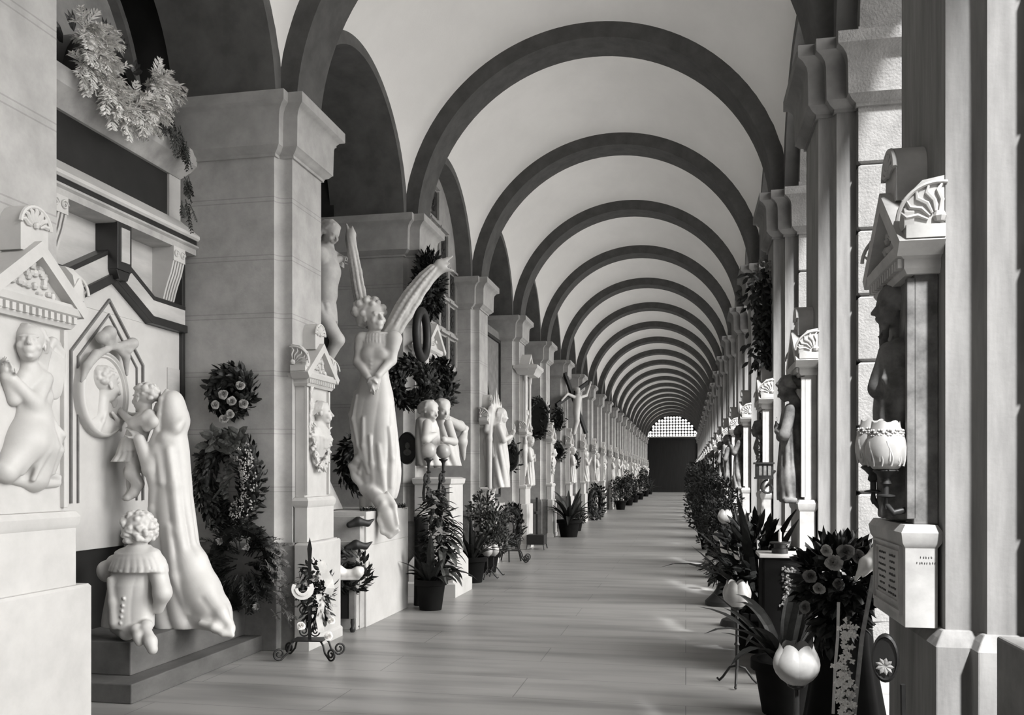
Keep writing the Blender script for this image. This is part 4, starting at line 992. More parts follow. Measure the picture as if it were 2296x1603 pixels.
for i in range(60):
    o_ = unit(rv(g)); o_[2] = abs(o_[2]) * g.choice((1, 1, -.4)); c = P(828, 701, .04) + o_ * np.array([.16, .15, .155])
    if o_[0] > .35 and o_[1] < -.1 and o_[2] < .45: continue
    f.ball(c, g.uniform(.026, .042), .008)
for q, (a, b, c_) in ((1, ((813, 762), (803, 812), (826, 846))), (-1, ((884, 760), (878, 808), (848, 842)))):
    f.arm(P(*a, -.03), P(*b, -.04), P(*c_, -.19), .062, .052, .036); f.chain([P(*a, -.02), P((a[0] + b[0]) / 2, a[1] + 18, -.03)], [.085, .068], .02)
f.hand(P(826, 846, -.19), (.25, -.1, -1), (.6, .8, 0), .21, 1, .3); f.hand(P(848, 842, -.19), (-.25, -.1, -1), (-.6, .8, 0), .21, -1, .3)
f.ball(P(826, 794, -.085), (.06, .045, .055), .05); f.ball(P(857, 794, -.085), (.06, .045, .055), .05)
f.folds(keys, P, [[(812, v), (840, v + 5), (870, v - 4)] for v in (806, 815, 824, 833, 843, 853)], .008, .015)
f.folds(keys, P, [[(816 + 7 * i, 752), (817 + 7 * i, 770)] for i in range(9)], .011, .012, False, .004)
# long diagonal folds of the skirt, swirl at the left, hem and tail over the pedestal
f.folds(keys, P, [[(800, 880), (790, 930), (800, 985), (822, 1030)], [(808, 890), (800, 940), (814, 1000), (832, 1045)], [(826, 940), (826, 1000), (838, 1060)]], .018, .03, False, .006)
f.folds(keys, P, [[(842, 980), (846, 1040), (848, 1100)], [(860, 1000), (866, 1050), (872, 1100)], [(880, 960), (886, 1030), (884, 1090)]], .018, .035, False, .004)
f.chain([P(822, 1010, -.13), P(802, 1030, -.12), P(786, 1044, -.08), P(796, 1068, -.1), P(816, 1100, -.12), P(830, 1116, -.12)], [.03, .032, .02, .03, .035, .03], .04)
f.chain([P(788, 1046, -.09), P(806, 1060, -.12), P(814, 1040, -.13), P(826, 1025, -.14)], [.014, .022, .02, .014], .02); f.ball(P(806, 1062, -.06), (.09, .05, .12), .04)
f.chain([P(828, 1098, -.13), P(852, 1122, -.24), P(868, 1150, -.29), P(880, 1180, -.29)], [.06, .066, .062, .045], .05); f.chain([P(838, 1100, -.2), P(858, 1128, -.31), P(850, 1165, -.32), P(858, 1192, -.32), P(874, 1202, -.32), P(894, 1190, -.30)], [.018, .022, .02, .024, .024, .016], .025); f.chain([P(868, 1105, -.2), P(884, 1135, -.29), P(892, 1175, -.30)], [.02, .024, .016], .03)
f.ball(P(868, 1150, -.25), (.10, .06, .17), .05); f.ball(P(876, 1180, -.28), (.075, .04, .10), .04)
f.robe([(0.0, -.0, .06, .16, .16, .08, 0), (.14, .0, .04, .16, .15, .08, .3)], n1=8, n2=5)
f.build('robed_body', M['marble'], an)
# wings
def wing(pts, wid, dys, name, tip):
    f = Fig(.0095); Q = [P(u, v, d) for (u, v), d in zip(pts, dys)]
    f.chain(Q, wid, .03)
    n = len(Q)
    for i in range(n - 1):                       # rows of feathers
        for t in np.linspace(0, 1, 5)[:-1]:
            q = Q[i] + (Q[i + 1] - Q[i]) * t; d = unit(Q[min(i + 2, n - 1)] - Q[i]); side = unit(np.cross(d, (0, 1, 0))); wd = wid[i] + (wid[i + 1] - wid[i]) * t
            for s_ in (-1, -.33, .33, 1): e_ = -wd * math.sqrt(max(.1, 1 - .8 * s_ * s_)); f.chain([q + side * wd * .85 * s_ + np.array([0, e_ * .92, 0]), q + side * wd * .9 * s_ + d * .055 + np.array([0, e_ * 1.06, 0]), q + side * wd * .92 * s_ + d * .10 + np.array([0, e_ * 1.08, 0])], [.02, .020, .008], .003)
    for tp in tip: f.chain([Q[-2], P(*tp[0], dys[-1]), P(*tp[1], dys[-1])], [wid[-2] * .8, .035, .010], .03)
    f.build(name, M['marble'], an)
wing([(828, 725), (814, 690), (806, 650), (800, 610), (793, 570), (786, 540)], [.06, .062, .06, .055, .045, .03], [.16, .2, .24, .28, .3, .32], 'wing', [((784, 525), (777, 503)), ((790, 525), (790, 508))])
wing([(862, 765), (885, 735), (905, 700), (925, 668), (948, 636), (968, 612)], [.07, .09, .10, .095, .08, .05], [.12, .1, .1, .1, .1, .1], 'wing', [((985, 590), (1014, 575)), ((992, 603), (1015, 607)), ((985, 598), (1008, 590))])
wr_w = wreath('leaf_wreath', AY(806, 1040, 9.35), (.2, -1), .20, .09, (.8, 1.25), 300, .1, .05, 57, M['leaf'], 'dark oval wreath leaning behind the angel robe at the niche mouth')
# flowers at the foot of the angel
fl = empty('flower_edging', (-3.16, 8.75, 1.14), label='low row of small flowers along the angel pedestal edge', cat='flowers')
mb = MB(); g = random.Random(61)
for i in range(150):
    y = g.uniform(-.5, .7); leaf(mb, (g.uniform(-.04, .06), y, .0), (g.uniform(-.3, .8), g.uniform(-.6, .6), g.uniform(-.2, 1)), (0, 0, 1), .055, .028)
for i in range(18): leaf(mb, (.06, -.12 + g.uniform(-.02, .02), -.012 * i), (.4, g.uniform(-.8, .8), -.5), (1, 0, 0), .05, .02)
mb.build('foliage', M['leaf'], fl)
mb = MB()
for i in range(34): q = (g.uniform(.0, .07), g.uniform(-.5, .7), .03); [leaf(mb, q, (math.cos(j * 1.25), math.sin(j * 1.25), .5), (0, 0, 1), .026, .02) for j in range(5)]
mb.build('blossoms', M['petal'], fl)

# ------------------------------------------------------------------ crucifix between the second pier and the angel
y0 = 8.46; cx = AY(735, 640, y0)[0]
cr = empty('crucifix', (cx, y0, 2.45), label='stone crucifix with the crucified figure half hidden behind the second pier', cat='crucifix')
Pc = tracer(y0, (cx, y0, 2.45))
mb = MB(); mb.box(-.22, -.12, -.07, .07, -1.3, 1.75); mb.box(-.22, -.12, -.62, .75, 1.36, 1.5); mb.build('cross', M['marble2'], cr, bevel=.01)
mb = MB(); mb.rings([[(-.42, -.22, -1.3), (.1, -.22, -1.3), (.1, .18, -1.3), (-.42, .18, -1.3)], [(-.36, -.16, -.95), (-.05, -.16, -.95), (-.05, .12, -.95), (-.36, .12, -.95)]])
mb.build('cross_foot', M['marble2'], cr, bevel=.01)
f = Fig(.011)
f.head(Pc(742, 523), .23, (.8, -.35, -.55), hair='wavy', seed=14, beard=True)
f.chain([Pc(728, 575), Pc(733, 610), Pc(732, 660), Pc(728, 690)], [.125, .135, .105, .10], .04); f.chain([Pc(718, 570, -.14), Pc(722, 568, .14)], [.085, .085], .04)
f.robe([(Pc(727, 722)[2], Pc(727, 720)[0], 0, .13, .15, .08, 0), (Pc(727, 700)[2], Pc(727, 700)[0], 0, .125, .15, .08, .5), (Pc(727, 682)[2], Pc(728, 682)[0], 0, .11, .13, .05, .8)], n1=11, n2=5)
for q in (-1, 1):
    f.chain([Pc(728, 715, .08 * q), Pc(757, 762, .06 * q), Pc(733, 812, .03 * q)], [.085, .068, .045], .03); f.chain([Pc(733, 812, .03 * q), Pc(748, 838, .03 * q)], [.045, .03], .02)
    a_ = np.array([-.10, .15 * q, 1.28]); f.arm(a_ + [0.02, 0, -.03], (-.10, .40 * q, 1.36), (-.10, .62 * q, 1.44), .06, .05, .035); f.hand((-.10, .62 * q, 1.44), (.1, 1.0 * q, .2), (1, 0, 0), .15, q)
f.chain([Pc(742, 570, -.03), Pc(746, 610, -.03)], [.03, .04], .03)
f.build('crucified_figure', M['marble2'], cr)

# ------------------------------------------------------------------ things on and before the third pier
ae = empty('aedicule', (XL, yk(3) + .2, 0), label='tall marble aedicule with a gabled top on the third pier behind wreaths', cat='aedicule', group='tall aedicules')
def aedicule(ae):
    mb = MB(); mb.box(-.02, .08, -.2, .36, 1.6, 3.05); mb.build('panel', M['marble'], ae, bevel=.006)
    mb = MB(); mould(mb, [(-.02, -.24), (.12, -.24), (.12, .40), (-.02, .40)], [(0, 3.0), (.02, 3.03), (.02, 3.07), (.05, 3.10), (.06, 3.14), (0, 3.145)]); mb.build('cornice', M['marble'], ae, smooth=.5)
    mb = MB(); mb.prism([(-.28, 3.14), (.44, 3.14), (.08, 3.42)], 0, -.02, .12); sweep_yz(mb, [(-.33, 3.13), (.08, 3.45), (.49, 3.13)], -.05, .01, -.02, .2)
    g = random.Random(2)
    for _ in range(16): mb.ball((.13, .08 + g.uniform(-.18, .18), g.uniform(3.17, 3.27)), g.uniform(.014, .024), 7)
    mb.build('gable', M['marble'], ae, smooth=.6)
    for y in (-.19, .35):
        mb = MB(); mb.lathe([(.04, 1.6), (.04, 1.66), (.028, 1.7), (.024, 2.85), (.04, 2.92), (.045, 3.0)], (.12, y, 0), 14); mb.build('colonnette', M['marble'], ae, smooth=.6)
aedicule(ae)
pd = empty('group_pedestal', (-2.87, 10.8, 0), label='white marble pedestal with a moulded foot under the mourning pair', cat='pedestal')
mb = MB(); mould(mb, [(-.45, -.33), (0, -.33), (0, .33), (-.45, .33)], [(.10, 0), (.10, .16), (.06, .18), (.06, .40), (.04, .44), (.0, .50), (0, 1.38), (.02, 1.40), (.03, 1.46), (-.02, 1.48)]); mb.build('block', M['marble'], pd, smooth=.5)
y0 = 10.75; base = np.array([-3.05, y0, 1.48]); P = tracer(y0, base)
gp_ = empty('mourning_group_statue', tuple(base), label='white marble pair of draped mourners before the third pier, one leaning', cat='statue')
f = Fig(.014); d_ = lambda u, v, x=0: AX(u, v, -3.0 + x) - base
def col(keys, n1=8): f.robe([(d_(u, v)[2], (rx - .12) * .5, d_(u, v)[1], rx, ry, am, tw) for u, v, rx, ry, am, tw in keys], n1=n1, n2=4, k=.03)
col([(968, 1045, .16, .17, .1, 0), (966, 1000, .15, .16, .09, .3), (965, 960, .14, .16, .05, .6), (964, 942, .12, .14, .02, .8), (964, 935, .06, .08, 0, .8)])
f.head(d_(965, 922, .02), .24, (.9, -.5, -.2), hair='bun', seed=31); f.arm(d_(958, 950, .1), d_(955, 985, .2), d_(975, 975, .25), .055, .05, .035)
col([(1010, 1045, .16, .2, .14, 0), (1008, 1000, .14, .18, .12, .5), (1000, 965, .13, .16, .06, .9), (996, 945, .11, .14, .02, 1), (995, 938, .06, .08, 0, 1)])
f.head(d_(993, 918, .02), .24, (.7, -.75, -.3), hair='wavy', seed=32); f.arm(d_(1005, 950, .1), d_(1018, 990, .2), d_(995, 985, .25), .055, .05, .035)
f.chain([d_(1005, 940), d_(1030, 955), d_(1045, 960), d_(1036, 990), d_(1040, 1030)], [.05, .07, .03, .07, .02], .04)
f.build('draped_pair', M['marble'], gp_)

wr_ = lambda nm, c, fc, *a, **k: wreath(nm, c, fc, *a, **k)
wr_('leaf_wreath', AY(922, 860, 10.2), (.45, -.9), .19, .09, (1, 1.15), 520, .09, .05, 51, M['leaf'], 'thick round dark wreath on the near corner of the third pier', group=None)
wr_('leaf_wreath', AX(985, 862, -3.12), (.95, -.3), .20, .10, (1, 1.25), 520, .09, .05, 52, M['leaf'], 'thick round dark wreath above the mourning pair on the third pier')
o = empty('hanging_bush', tuple(AX(962, 640, -3.15)), label='tall dark laurel bunch hung near the top of the third pier', cat='greenery')
mb = MB(); bush_leaves(mb, (0, 0, 0), (.16, .26, .42), 900, .10, .045, 53, .1); mb.build('foliage', M['leaf'], o)
mb = MB(); mb.ball((0, 0, 0), (.12, .2, .36)); mb.build('bound_core', M['leaf'], o)
c = AX(946, 750, -3.0); o = empty('ring_wreath', tuple(c), label='smooth dark oval ring wreath hung over the aedicule of the third pier', cat='wreath')
mb = MB(); mb.tube([(.0, .21 * math.cos(a), .27 * math.sin(a)) for a in np.linspace(0, 2 * math.pi, 41)], .05, 10, cap=False); mb.build('ring', M['iron'], o, smooth=4)
c = AY(913, 1005, 10.25); o = empty('oval_portrait', tuple(c), math.radians(-70), label='black oval framed portrait with a small pale face beside the angel robe', cat='portrait')
mb = MB(); R_ = lambda s, x: [(x, .125 * s * math.cos(a), .20 * s * math.sin(a)) for a in np.linspace(0, 2 * math.pi, 33)[:-1]]
mb.rings([R_(1, -.02), R_(1, .02), R_(.93, .035), R_(.85, .02)]); mb.build('frame', M['dark_stone'], o, smooth=.6)
mb = MB(); mb.rings([R_(.85, .012), R_(.84, .021)]); mb.build('plate', M['iron'], o)
mb = MB(); mb.ball((.022, 0, .03), (.004, .03, .042)); mb.ball((.022, 0, -.05), (.004, .05, .04)); mb.build('pictured_face', M['petal_dim'], o)

# double globe lamp on an iron bracket
def globe_lamp(root, c, s=1.0, arm_to=None):
    mb = MB(); mb.ball((c[0], c[1], c[2]), (.085 * s, .085 * s, .088 * s), 24); mb.build('glass_globe', M['globe'], root, smooth=4)
    mb = MB(); z = c[2]
    mb.lathe([(.05 * s, -.085 * s), (.055 * s, -.10 * s), (.03 * s, -.115 * s), (.018 * s, -.14 * s), (.014 * s, -.22 * s), (.03 * s, -.235 * s), (.014 * s, -.25 * s)], c, 12); mb.build('socket', M['iron'], root, smooth=.7)
lp = empty('globe_lamp', (-2.87, 10.35, 1.1), label='black iron bracket lamp with two pale glass globes before the mourning pair', cat='lamp')
for i, (u, v) in enumerate(((961, 1010), (994, 1012))):
    q = AX(u, v, -2.75) - np.array(lp.location); globe_lamp(lp, q)
    mb = MB(); b = q + np.array([0, 0, -.24]); mb.tube([tuple(b), tuple(b + np.array([0, -.02, -.08])), tuple(b + np.array([-.02, -.08, -.12])), tuple(b + np.array([-.04, -.06, -.22])), tuple(b + np.array([-.06, .02, -.3])), (-.02, .12, .02)], .016, 7)
    mb.tube(spiral(b + np.array([0, -.1, -.08]), .07, .015, 0, 1.6, (0, 1, 0), (0, 0, 1)), .014, 6); mb.tube(spiral(b + np.array([0, .03, -.22]), .06, .012, 2, 1.6, (0, 1, 0), (0, 0, 1)), .014, 6)
    for j in range(8): leaf(mb, b + np.array([0, -.08, -.1 - .02 * j]), (.5, math.cos(j), math.sin(j)), (1, 0, 0), .08, .05)
    mb.build('scroll_arm', M['iron'], lp, smooth=.8)

# potted and standing plants along the walled side
def potted_plant(loc, h=.9, r=.3, seed=1, label='', n=16, pot=(.15, .3), style='blade', group=None, m=None):
    o = empty('potted_plant', loc, label=label, cat='plant', group=group); g = random.Random(seed); m = m or M['leaf']
    mb = MB(); mb.lathe([(pot[0] * .72, 0), (pot[0] * .95, pot[1] * .8), (pot[0] * 1.08, pot[1] * .82), (pot[0] * 1.08, pot[1]), (pot[0] * .9, pot[1]), (pot[0] * .9, pot[1] * .85)], (0, 0, 0), 18); mb.build('pot', M['cloth'], o, smooth=.6)
    mb = MB()
    for i in range(n):
        a = 2 * math.pi * i / n + g.uniform(-.3, .3); t = g.uniform(.15, 1.0)
        if style == 'blade': blade(mb, (0.04 * math.cos(a), .04 * math.sin(a), pot[1] * .85), (math.cos(a) * t, math.sin(a) * t, 1.2), h * g.uniform(.7, 1.1), r * .22, g.uniform(.5, 1.9))
        else: bush_leaves(mb, (g.uniform(-.5, .5) * r, g.uniform(-.5, .5) * r, pot[1] + g.uniform(.1, 1) * (h - .15)), (r * .45,) * 3, 80, r * .2, r * .09, g.randint(0, 999))
    mb.build('leaves', m, o)
    return o
p3 = potted_plant((-2.80, 9.42, 0), .55, .4, 5, 'tall dark potted plant with drooping leaves right of the angel pedestal', 18, (.17, .34))
mb = MB(); g = random.Random(77)
for i in range(420):
    z = g.uniform(.3, 1.35); w = .07 + .16 * math.sin((z - .3) / 1.05 * math.pi) ** .8; a = g.uniform(0, 6.28); leaf(mb, (w * math.cos(a) * g.random() + .06, w * math.sin(a) * g.random() + .16 * (z < 1), z), (math.cos(a), math.sin(a), g.uniform(-.9, .5)), (0, 0, 1), .13, .05)
mb.build('upright_spray', M['leaf'], p3)
mb = MB()
for i in range(14):
    z = g.uniform(.35, .95); a = g.uniform(-1.4, 1.2); blade(mb, (.1, .12, z), (math.cos(a), math.sin(a), .3), .34, .09, 1.6)
mb.build('pale_leaves', M['leaf_mid'], p3)
o = empty('wrapped_post', (-3.0, 9.72, 0), label='black draped post with a pale cap between the angel pedestal and potted plant', cat='post')
mb = MB(); mb.lathe([(.09, 0), (.085, .4), (.08, .95), (.09, .98), (.09, 1.02), (.02, 1.03)], (0, 0, 0), 14); mb.build('drape', M['iron'], o, smooth=.6)
mb = MB(); mb.ball((.0, 0, 1.04), (.09, .09, .04)); mb.build('cap', M['ribbon'], o, smooth=4)
def tulip_shade(mb, c, r, h, n=6):
    for i in range(n):
        a0 = 2 * math.pi * i / n; vs = []
        for u in range(9):
            t = u / 8; rr = r * (.22 + .80 * math.sin(min(1.0, .04 + t * 1.05) ** .75 * math.pi * .78))
            for w in range(7):
                q = (w / 6 - .5); a = a0 + q * 2 * math.pi / n * 1.12; top = h * t * (1 - .16 * (2 * q) ** 2 * t * t)
                vs.append((c[0] + rr * (1 + .05 * (1 - 4 * q * q)) * math.cos(a), c[1] + rr * (1 + .05 * (1 - 4 * q * q)) * math.sin(a), c[2] + top))
        mb.add(vs, [[u * 7 + w, u * 7 + w + 1, u * 7 + w + 8, u * 7 + w + 7] for u in range(8) for w in range(6)])
def tulip_lamp(loc, h, r, label, sh=None, tilt=0, foot='tripod', group=None):
    o = empty('tulip_lamp', loc, label=label, cat='lamp', group=group); sh = sh or r * 2.1
    mb = MB(); tulip_shade(mb, (0, 0, h), r, sh); mb.build('petal_shade', M['globe'], o, smooth=4)
    mb = MB(); mb.lathe([(.001, h - .03), (r * .4, h - .01), (r * .55, h + .03), (r * .4, h + .035)], (0, 0, 0), 14); mb.lathe([(.012, 0.1), (.012, h * .5), (.022, h * .52), (.012, h * .55), (.012, h - .02)], (0, 0, 0), 8); mb.build('stem', M['iron'], o, smooth=.7)
    for i in range(3):
        a = 2 * math.pi * i / 3 + .4; mb = MB(); mb.tube([(0, 0, .14), (.06 * math.cos(a), .06 * math.sin(a), .12), (.12 * math.cos(a), .12 * math.sin(a), .04), (.15 * math.cos(a), .15 * math.sin(a), .01), (.17 * math.cos(a), .17 * math.sin(a), .025)], .009, 6); mb.build('foot', M['iron'], o, smooth=4)
    return o
def standing_wreath(loc, rz, R, seed, label, cz, m=None, group=None, r=.1, sq=(1, 1.15)):
    o = empty('standing_wreath', loc, rz, label=label, cat='wreath', group=group); m = m or M['leaf']
    mb = MB(); q = MB(); wreath_leaves(q, R, r, 420, R * .34, R * .15, seed, sq); mb.T = Matrix.Translation((0, 0, cz)); mb.add(q.v, q.f); mb.build('foliage', m, o)
    mb = MB(); mb.tube([(0, R * sq[0] * math.cos(a), cz + R * sq[1] * math.sin(a)) for a in np.linspace(0, 2 * math.pi, 33)], r * .5, 8, cap=False); mb.build('straw_ring', M['leaf'], o)
    for y, x in ((-.16, .12), (.16, .12), (0, -.2)):
        mb = MB(); mb.tube([(0, y * .3, cz + R * .6), (x, y, .0)], .012, 6); mb.build('leg', M['iron'], o)
    return o
potted_plant((-2.95, 11.95, 0), .62, .34, 6, 'low dark planter with spiky leaves at the foot of the mourning pair', 20, (.2, .36))
tulip_lamp((-2.82, 12.35, 0), .33, .075, 'pale tulip shaped glass lamp on the floor between dark planters past the angel')
o = potted_plant((-3.02, 13.25, 0), .95, .38, 9, 'bushy hanging pale tipped plant before the fourth pier', 22, (.18, .3), 'bush', m=M['leaf_mid'])
tulip_lamp((-2.82, 12.75, 0), .30, .085, 'second pale tulip glass lamp, just behind the first beside the planters')
scroll_stand((-2.98, 14.9, 0), .1, 1.3, 'empty scrolled iron stand past the hanging plant by the fourth pier', post=False)
standing_wreath((-3.02, 15.0, 0), -.5, .25, 71, 'dark wreath with a white ribbon standing on the low scrolled iron stand', .62)
o = empty('lantern_cross', (-2.98, 17.6, 0), label='black iron box lantern with a cross before the fifth pier', cat='lantern')
mb = MB(); mb.box(-.18, .18, -.2, .2, .1, .3); mb.build('box', M['iron'], o, bevel=.01)
mb = MB(); mb.box(-.02, .02, -.02, .02, .3, 1.05); mb.box(-.025, .025, -.2, .2, .72, .77); mb.build('cross', M['iron'], o)
for x, y in ((-.16, -.18), (.16, -.18), (-.16, .18), (.16, .18)):
    mb = MB(); mb.tube([(x, y, .12), (x * 1.15, y * 1.15, .0)], .014, 6); mb.build('leg', M['iron'], o)
potted_plant((-2.8, 21.2, 0), .95, .55, 12, 'big dark spiky plant in a wide pot before the sixth pier', 26, (.28, .42))
potted_plant((-2.9, 23.6, 0), .5, .3, 13, 'small dark bush in a pot just past the big spiky plant', 12, (.16, .25), 'bush')
standing_wreath((-2.98, 29.4, 0), -.4, .38, 72, 'big round dark wreath on legs before the eighth pier', .6, r=.17)
for i, (y, h, st) in enumerate(((38.5, 1.0, 'bush'), (44, 1.3, 'bush'), (49, .9, 'blade'), (55, 1.5, 'bush'), (63, 1.2, 'bush'), (70, 1.2, 'blade'))):
    potted_plant((-2.8, y, 0), h, .5, 30 + i, '%s dark potted bush beyond the standing round wreath on the walled side' % ORD[i + 1], 14, (.25, .4), st, 'far bushes on the walled side')
# ------------------------------------------------------------------ courtyard side: stele with the woman in profile, nearest the camera
def inscription(mb, cols, rows, z1, y0, dy, dz, x, seed, axis='x'):
    g = random.Random(seed)
    for c in range(cols):
        for r_ in range(rows):
            y = y0 + c * dy; n = g.randint(5, 8); w_ = dy * .82 / 8; off = (8 - n) * w_ / 2
            for i in range(n):
                a = y + off + i * w_; z = z1 - r_ * dz; h = dz * .42
                for _ in range(2):
                    q = a + g.uniform(0, w_ * .5); zz = z - g.uniform(0, h * .3)
                    if axis == 'x': mb.box(x - .001, x + .0015, q, q + w_ * .22, zz - h * .7, zz)
                    else: mb.box(q, q + w_ * .22, x - .0015, x + .001, zz - h * .7, zz)
loc, rz = stele_at(1, 'R')
r1 = empty('memorial_stele', loc, rz, label='marble stele with a woman in profile and an inscribed base nearest the camera, courtyard side', cat='stele', group='steles on the courtyard side')
stele_parts(r1, pedestal=False, m=M['marble2'])
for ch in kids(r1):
    if ch.name.split('.')[0] == 'die': ch.data.materials[0] = M['marble_dark']  # die darkened in its colour to stand in for shade on its side
mb = MB(); mb.box(.125, .138, -.2, .2, .99, 1.0); mb.box(.125, .138, -.2, .2, 1.19, 1.2); mb.box(.125, .138, -.21, -.195, .99, 1.2); mb.box(.125, .138, .195, .21, .99, 1.2); mb.box(.12, .142, -.235, .235, .955, .97); mb.box(.12, .142, -.235, .235, 1.215, 1.225); mb.box(.12, .142, -.245, -.235, .955, 1.225); mb.box(.12, .142, .235, .245, .955, 1.225); mb.build('panel_frame', M['marble2'], r1)
mb = MB(); inscription(mb, 1, 7, 1.178, -.18, .185, .026, .1315, 5); mb.build('cut_inscription', M['ink'], r1); mb = MB(); inscription(mb, 1, 7, 1.178, .005, .185, .026, .1315, 15); mb.build('cut_inscription', M['ink'], r1); mb = MB(); inscription(mb, 1, 2, 1.19, .02, .09, .022, .2905, 6, 'y'); mb.build('end_inscription', M['ink'], r1)
y0 = 3.92; W = np.array(loc)
def Pr(u, v, dy=0.0):
    q = AY(u, v, y0 + dy) - W; return np.array([-q[0], -q[1], q[2]])
f = Fig(.0075); s_ = .00187
f.head(Pr(2008, 688), .185, (1, .05, -.03), hair='bun', seed=40)
f.ball(Pr(2018, 668), (.085, .075, .06), .02); f.chain([Pr(1990, 668), Pr(2010, 645), Pr(2035, 650)], [.018, .03, .03], .015)
sil = [(1160, 1972, 2070, .13, .1), (1100, 1976, 2068, .13, .12), (1040, 1972, 2066, .12, .12), (980, 1966, 2064, .13, .10), (920, 1961, 2064, .14, .08), (870, 1963, 2064, .15, .06), (820, 1970, 2066, .15, .04), (785, 1985, 2068, .13, .02), (765, 2000, 2062, .09, 0)]
f.robe([(Pr((a + b) / 2, v)[2], Pr((a + b) / 2, v)[0], 0, (b - a) / 2 * s_, ry, am, v * .002) for v, a, b, ry, am in sil], n1=9, n2=4, k=.025)
f.arm(Pr(1995, 790, -.10), Pr(1972, 870, -.08), Pr(1986, 785, -.03), .045, .042, .026); f.hand(Pr(1986, 785, -.03), (.3, .1, 1), (-.3, 1, 0), .1)
f.chain([Pr(1986, 755, -.03), Pr(1984, 735, -.03)], [.012, .018], .008)
f.chain([Pr(2000, 790, -.13), Pr(2020, 840, -.15), Pr(2050, 870, -.13)], [.03, .035, .03], .025); f.chain([Pr(2055, 800, -.1), Pr(2030, 850, -.15), Pr(2000, 870, -.14)], [.03, .035, .025], .025)
for a, b, c_ in (((2050, 880), (2040, 1000), (2050, 1150)), ((2015, 900), (2000, 1030), (2020, 1150)), ((1985, 900), (1985, 1000), (1978, 1120))): f.chain([Pr(*a, -.13), Pr(*b, -.14), Pr(*c_, -.12)], [.018, .025, .02], .025)
f.ball(Pr(2035, 1150, -.1), (.05, .07, .04), .03); f.ball(Pr(2030, 800, -.04), (.075, .12, .06), .04); f.ball(Pr(2050, 790, .02), (.06, .12, .05), .04)
for i in range(6): f.chain([Pr(1990 + 12 * i, 800 + 6 * i, -.135), Pr(1985 + 13 * i, 850 + 14 * i, -.155), Pr(1998 + 12 * i, 900 + 10 * i, -.145)], [.009, .014, .008], .012)
for i in range(5): f.chain([Pr(1978 + 20 * i, 930, -.13), Pr(1974 + 21 * i, 1040, -.135), Pr(1980 + 20 * i, 1155, -.125)], [.010, .016, .014], .015)
f.build('woman_relief', M['marble_dark'], r1)
# carved glass lamp on a wall bracket beside her
lb = empty('bracket_lamp', (.96, 3.66, 1.55), label='carved tulip glass lamp on a scrolled iron bracket beside the profile woman', cat='lamp')
def globe_tulip(root, c, r, h, seed):
    mb = MB(); n = 30; prof = [(.30, 0), (.66, .05), (.92, .17), (1.04, .34), (1.05, .5), (.97, .68), (.84, .84), (.75, .94), (.71, 1.0)]
    mb.rings([[(c[0] + r * q * (1 + .025 * math.cos(6 * 2 * math.pi * j / n)) * math.cos(2 * math.pi * j / n), c[1] + r * q * (1 + .025 * math.cos(6 * 2 * math.pi * j / n)) * math.sin(2 * math.pi * j / n), c[2] + h * z + (.012 * abs(math.cos(3 * 2 * math.pi * j / n)) if z == 1 else 0)) for j in range(n)] for q, z in prof], cap=False)
    for i in range(12):
        a = 2 * math.pi * i / 12
        for z0, z1, w_ in ((.1, .62, .16), (.2, .5, .0)):
            pts = [(c[0] + r * (1.0 - .25 * (abs(t - .42) * 2) ** 2) * 1.0 * math.cos(a + w_ * math.sin(t * 7)), c[1] + r * (1.0 - .25 * (abs(t - .42) * 2) ** 2) * math.sin(a + w_ * math.sin(t * 7)), c[2] + h * t) for t in np.linspace(z0, z1, 9)]
            mb.tube(pts, .0035, 5)
        for j in range(6):
            b = a + .17 * math.cos(j * 1.05); z = .8 + .06 * math.sin(j * 1.05); mb.ball((c[0] + r * .88 * math.cos(b), c[1] + r * .88 * math.sin(b), c[2] + h * z), .006, 6)
    mb.build('glass_shade', M['globe'], root, smooth=.8)
for i, (u, v, y) in enumerate(((1986, 1108, 3.66), (1958, 1100, 3.80))):
    q = AY(u, v - 52, y) - np.array(lb.location); q[2] += .0
    globe_tulip(lb, q, .072 - .006 * i, .185, i)
    mb = MB(); mb.lathe([(.03, .02), (.05, 0.0), (.035, -.012), (.018, -.03), (.022, -.05), (.012, -.06), (.012, -.09), (.035, -.095), (.035, -.1), (.008, -.105), (.012, -.13), (.004, -.15)], tuple(q), 12); mb.build('socket', M['iron'], lb, smooth=.7)
    mb = MB(); mb.tube([(q[0], q[1], q[2] - .13), (q[0] + .03, q[1] + .01, q[2] - .165), (q[0] + .09, q[1] + .01, q[2] - .15), (q[0] + .13, q[1], q[2] - .08), (q[0] + .16, -0.0, q[2] - .04), (0.0, .0, q[2] - .05)], [.012, .014, .014, .013, .012, .012], 8)
    mb.tube(spiral((q[0] + .15, q[1], q[2] - .05), .045, .008, 2.2, 1.7, (1, 0, 0), (0, 0, 1), 24), .009, 6)
    for j in range(7): leaf(mb, (q[0] + .14 + .012 * j, q[1], q[2] - .06), (math.cos(j * 1.9), .4 * math.sin(j), math.sin(j * 1.9)), (0, -1, 0), .06, .035)
    mb.build('scroll_arm', M['iron'], lb, smooth=.9)

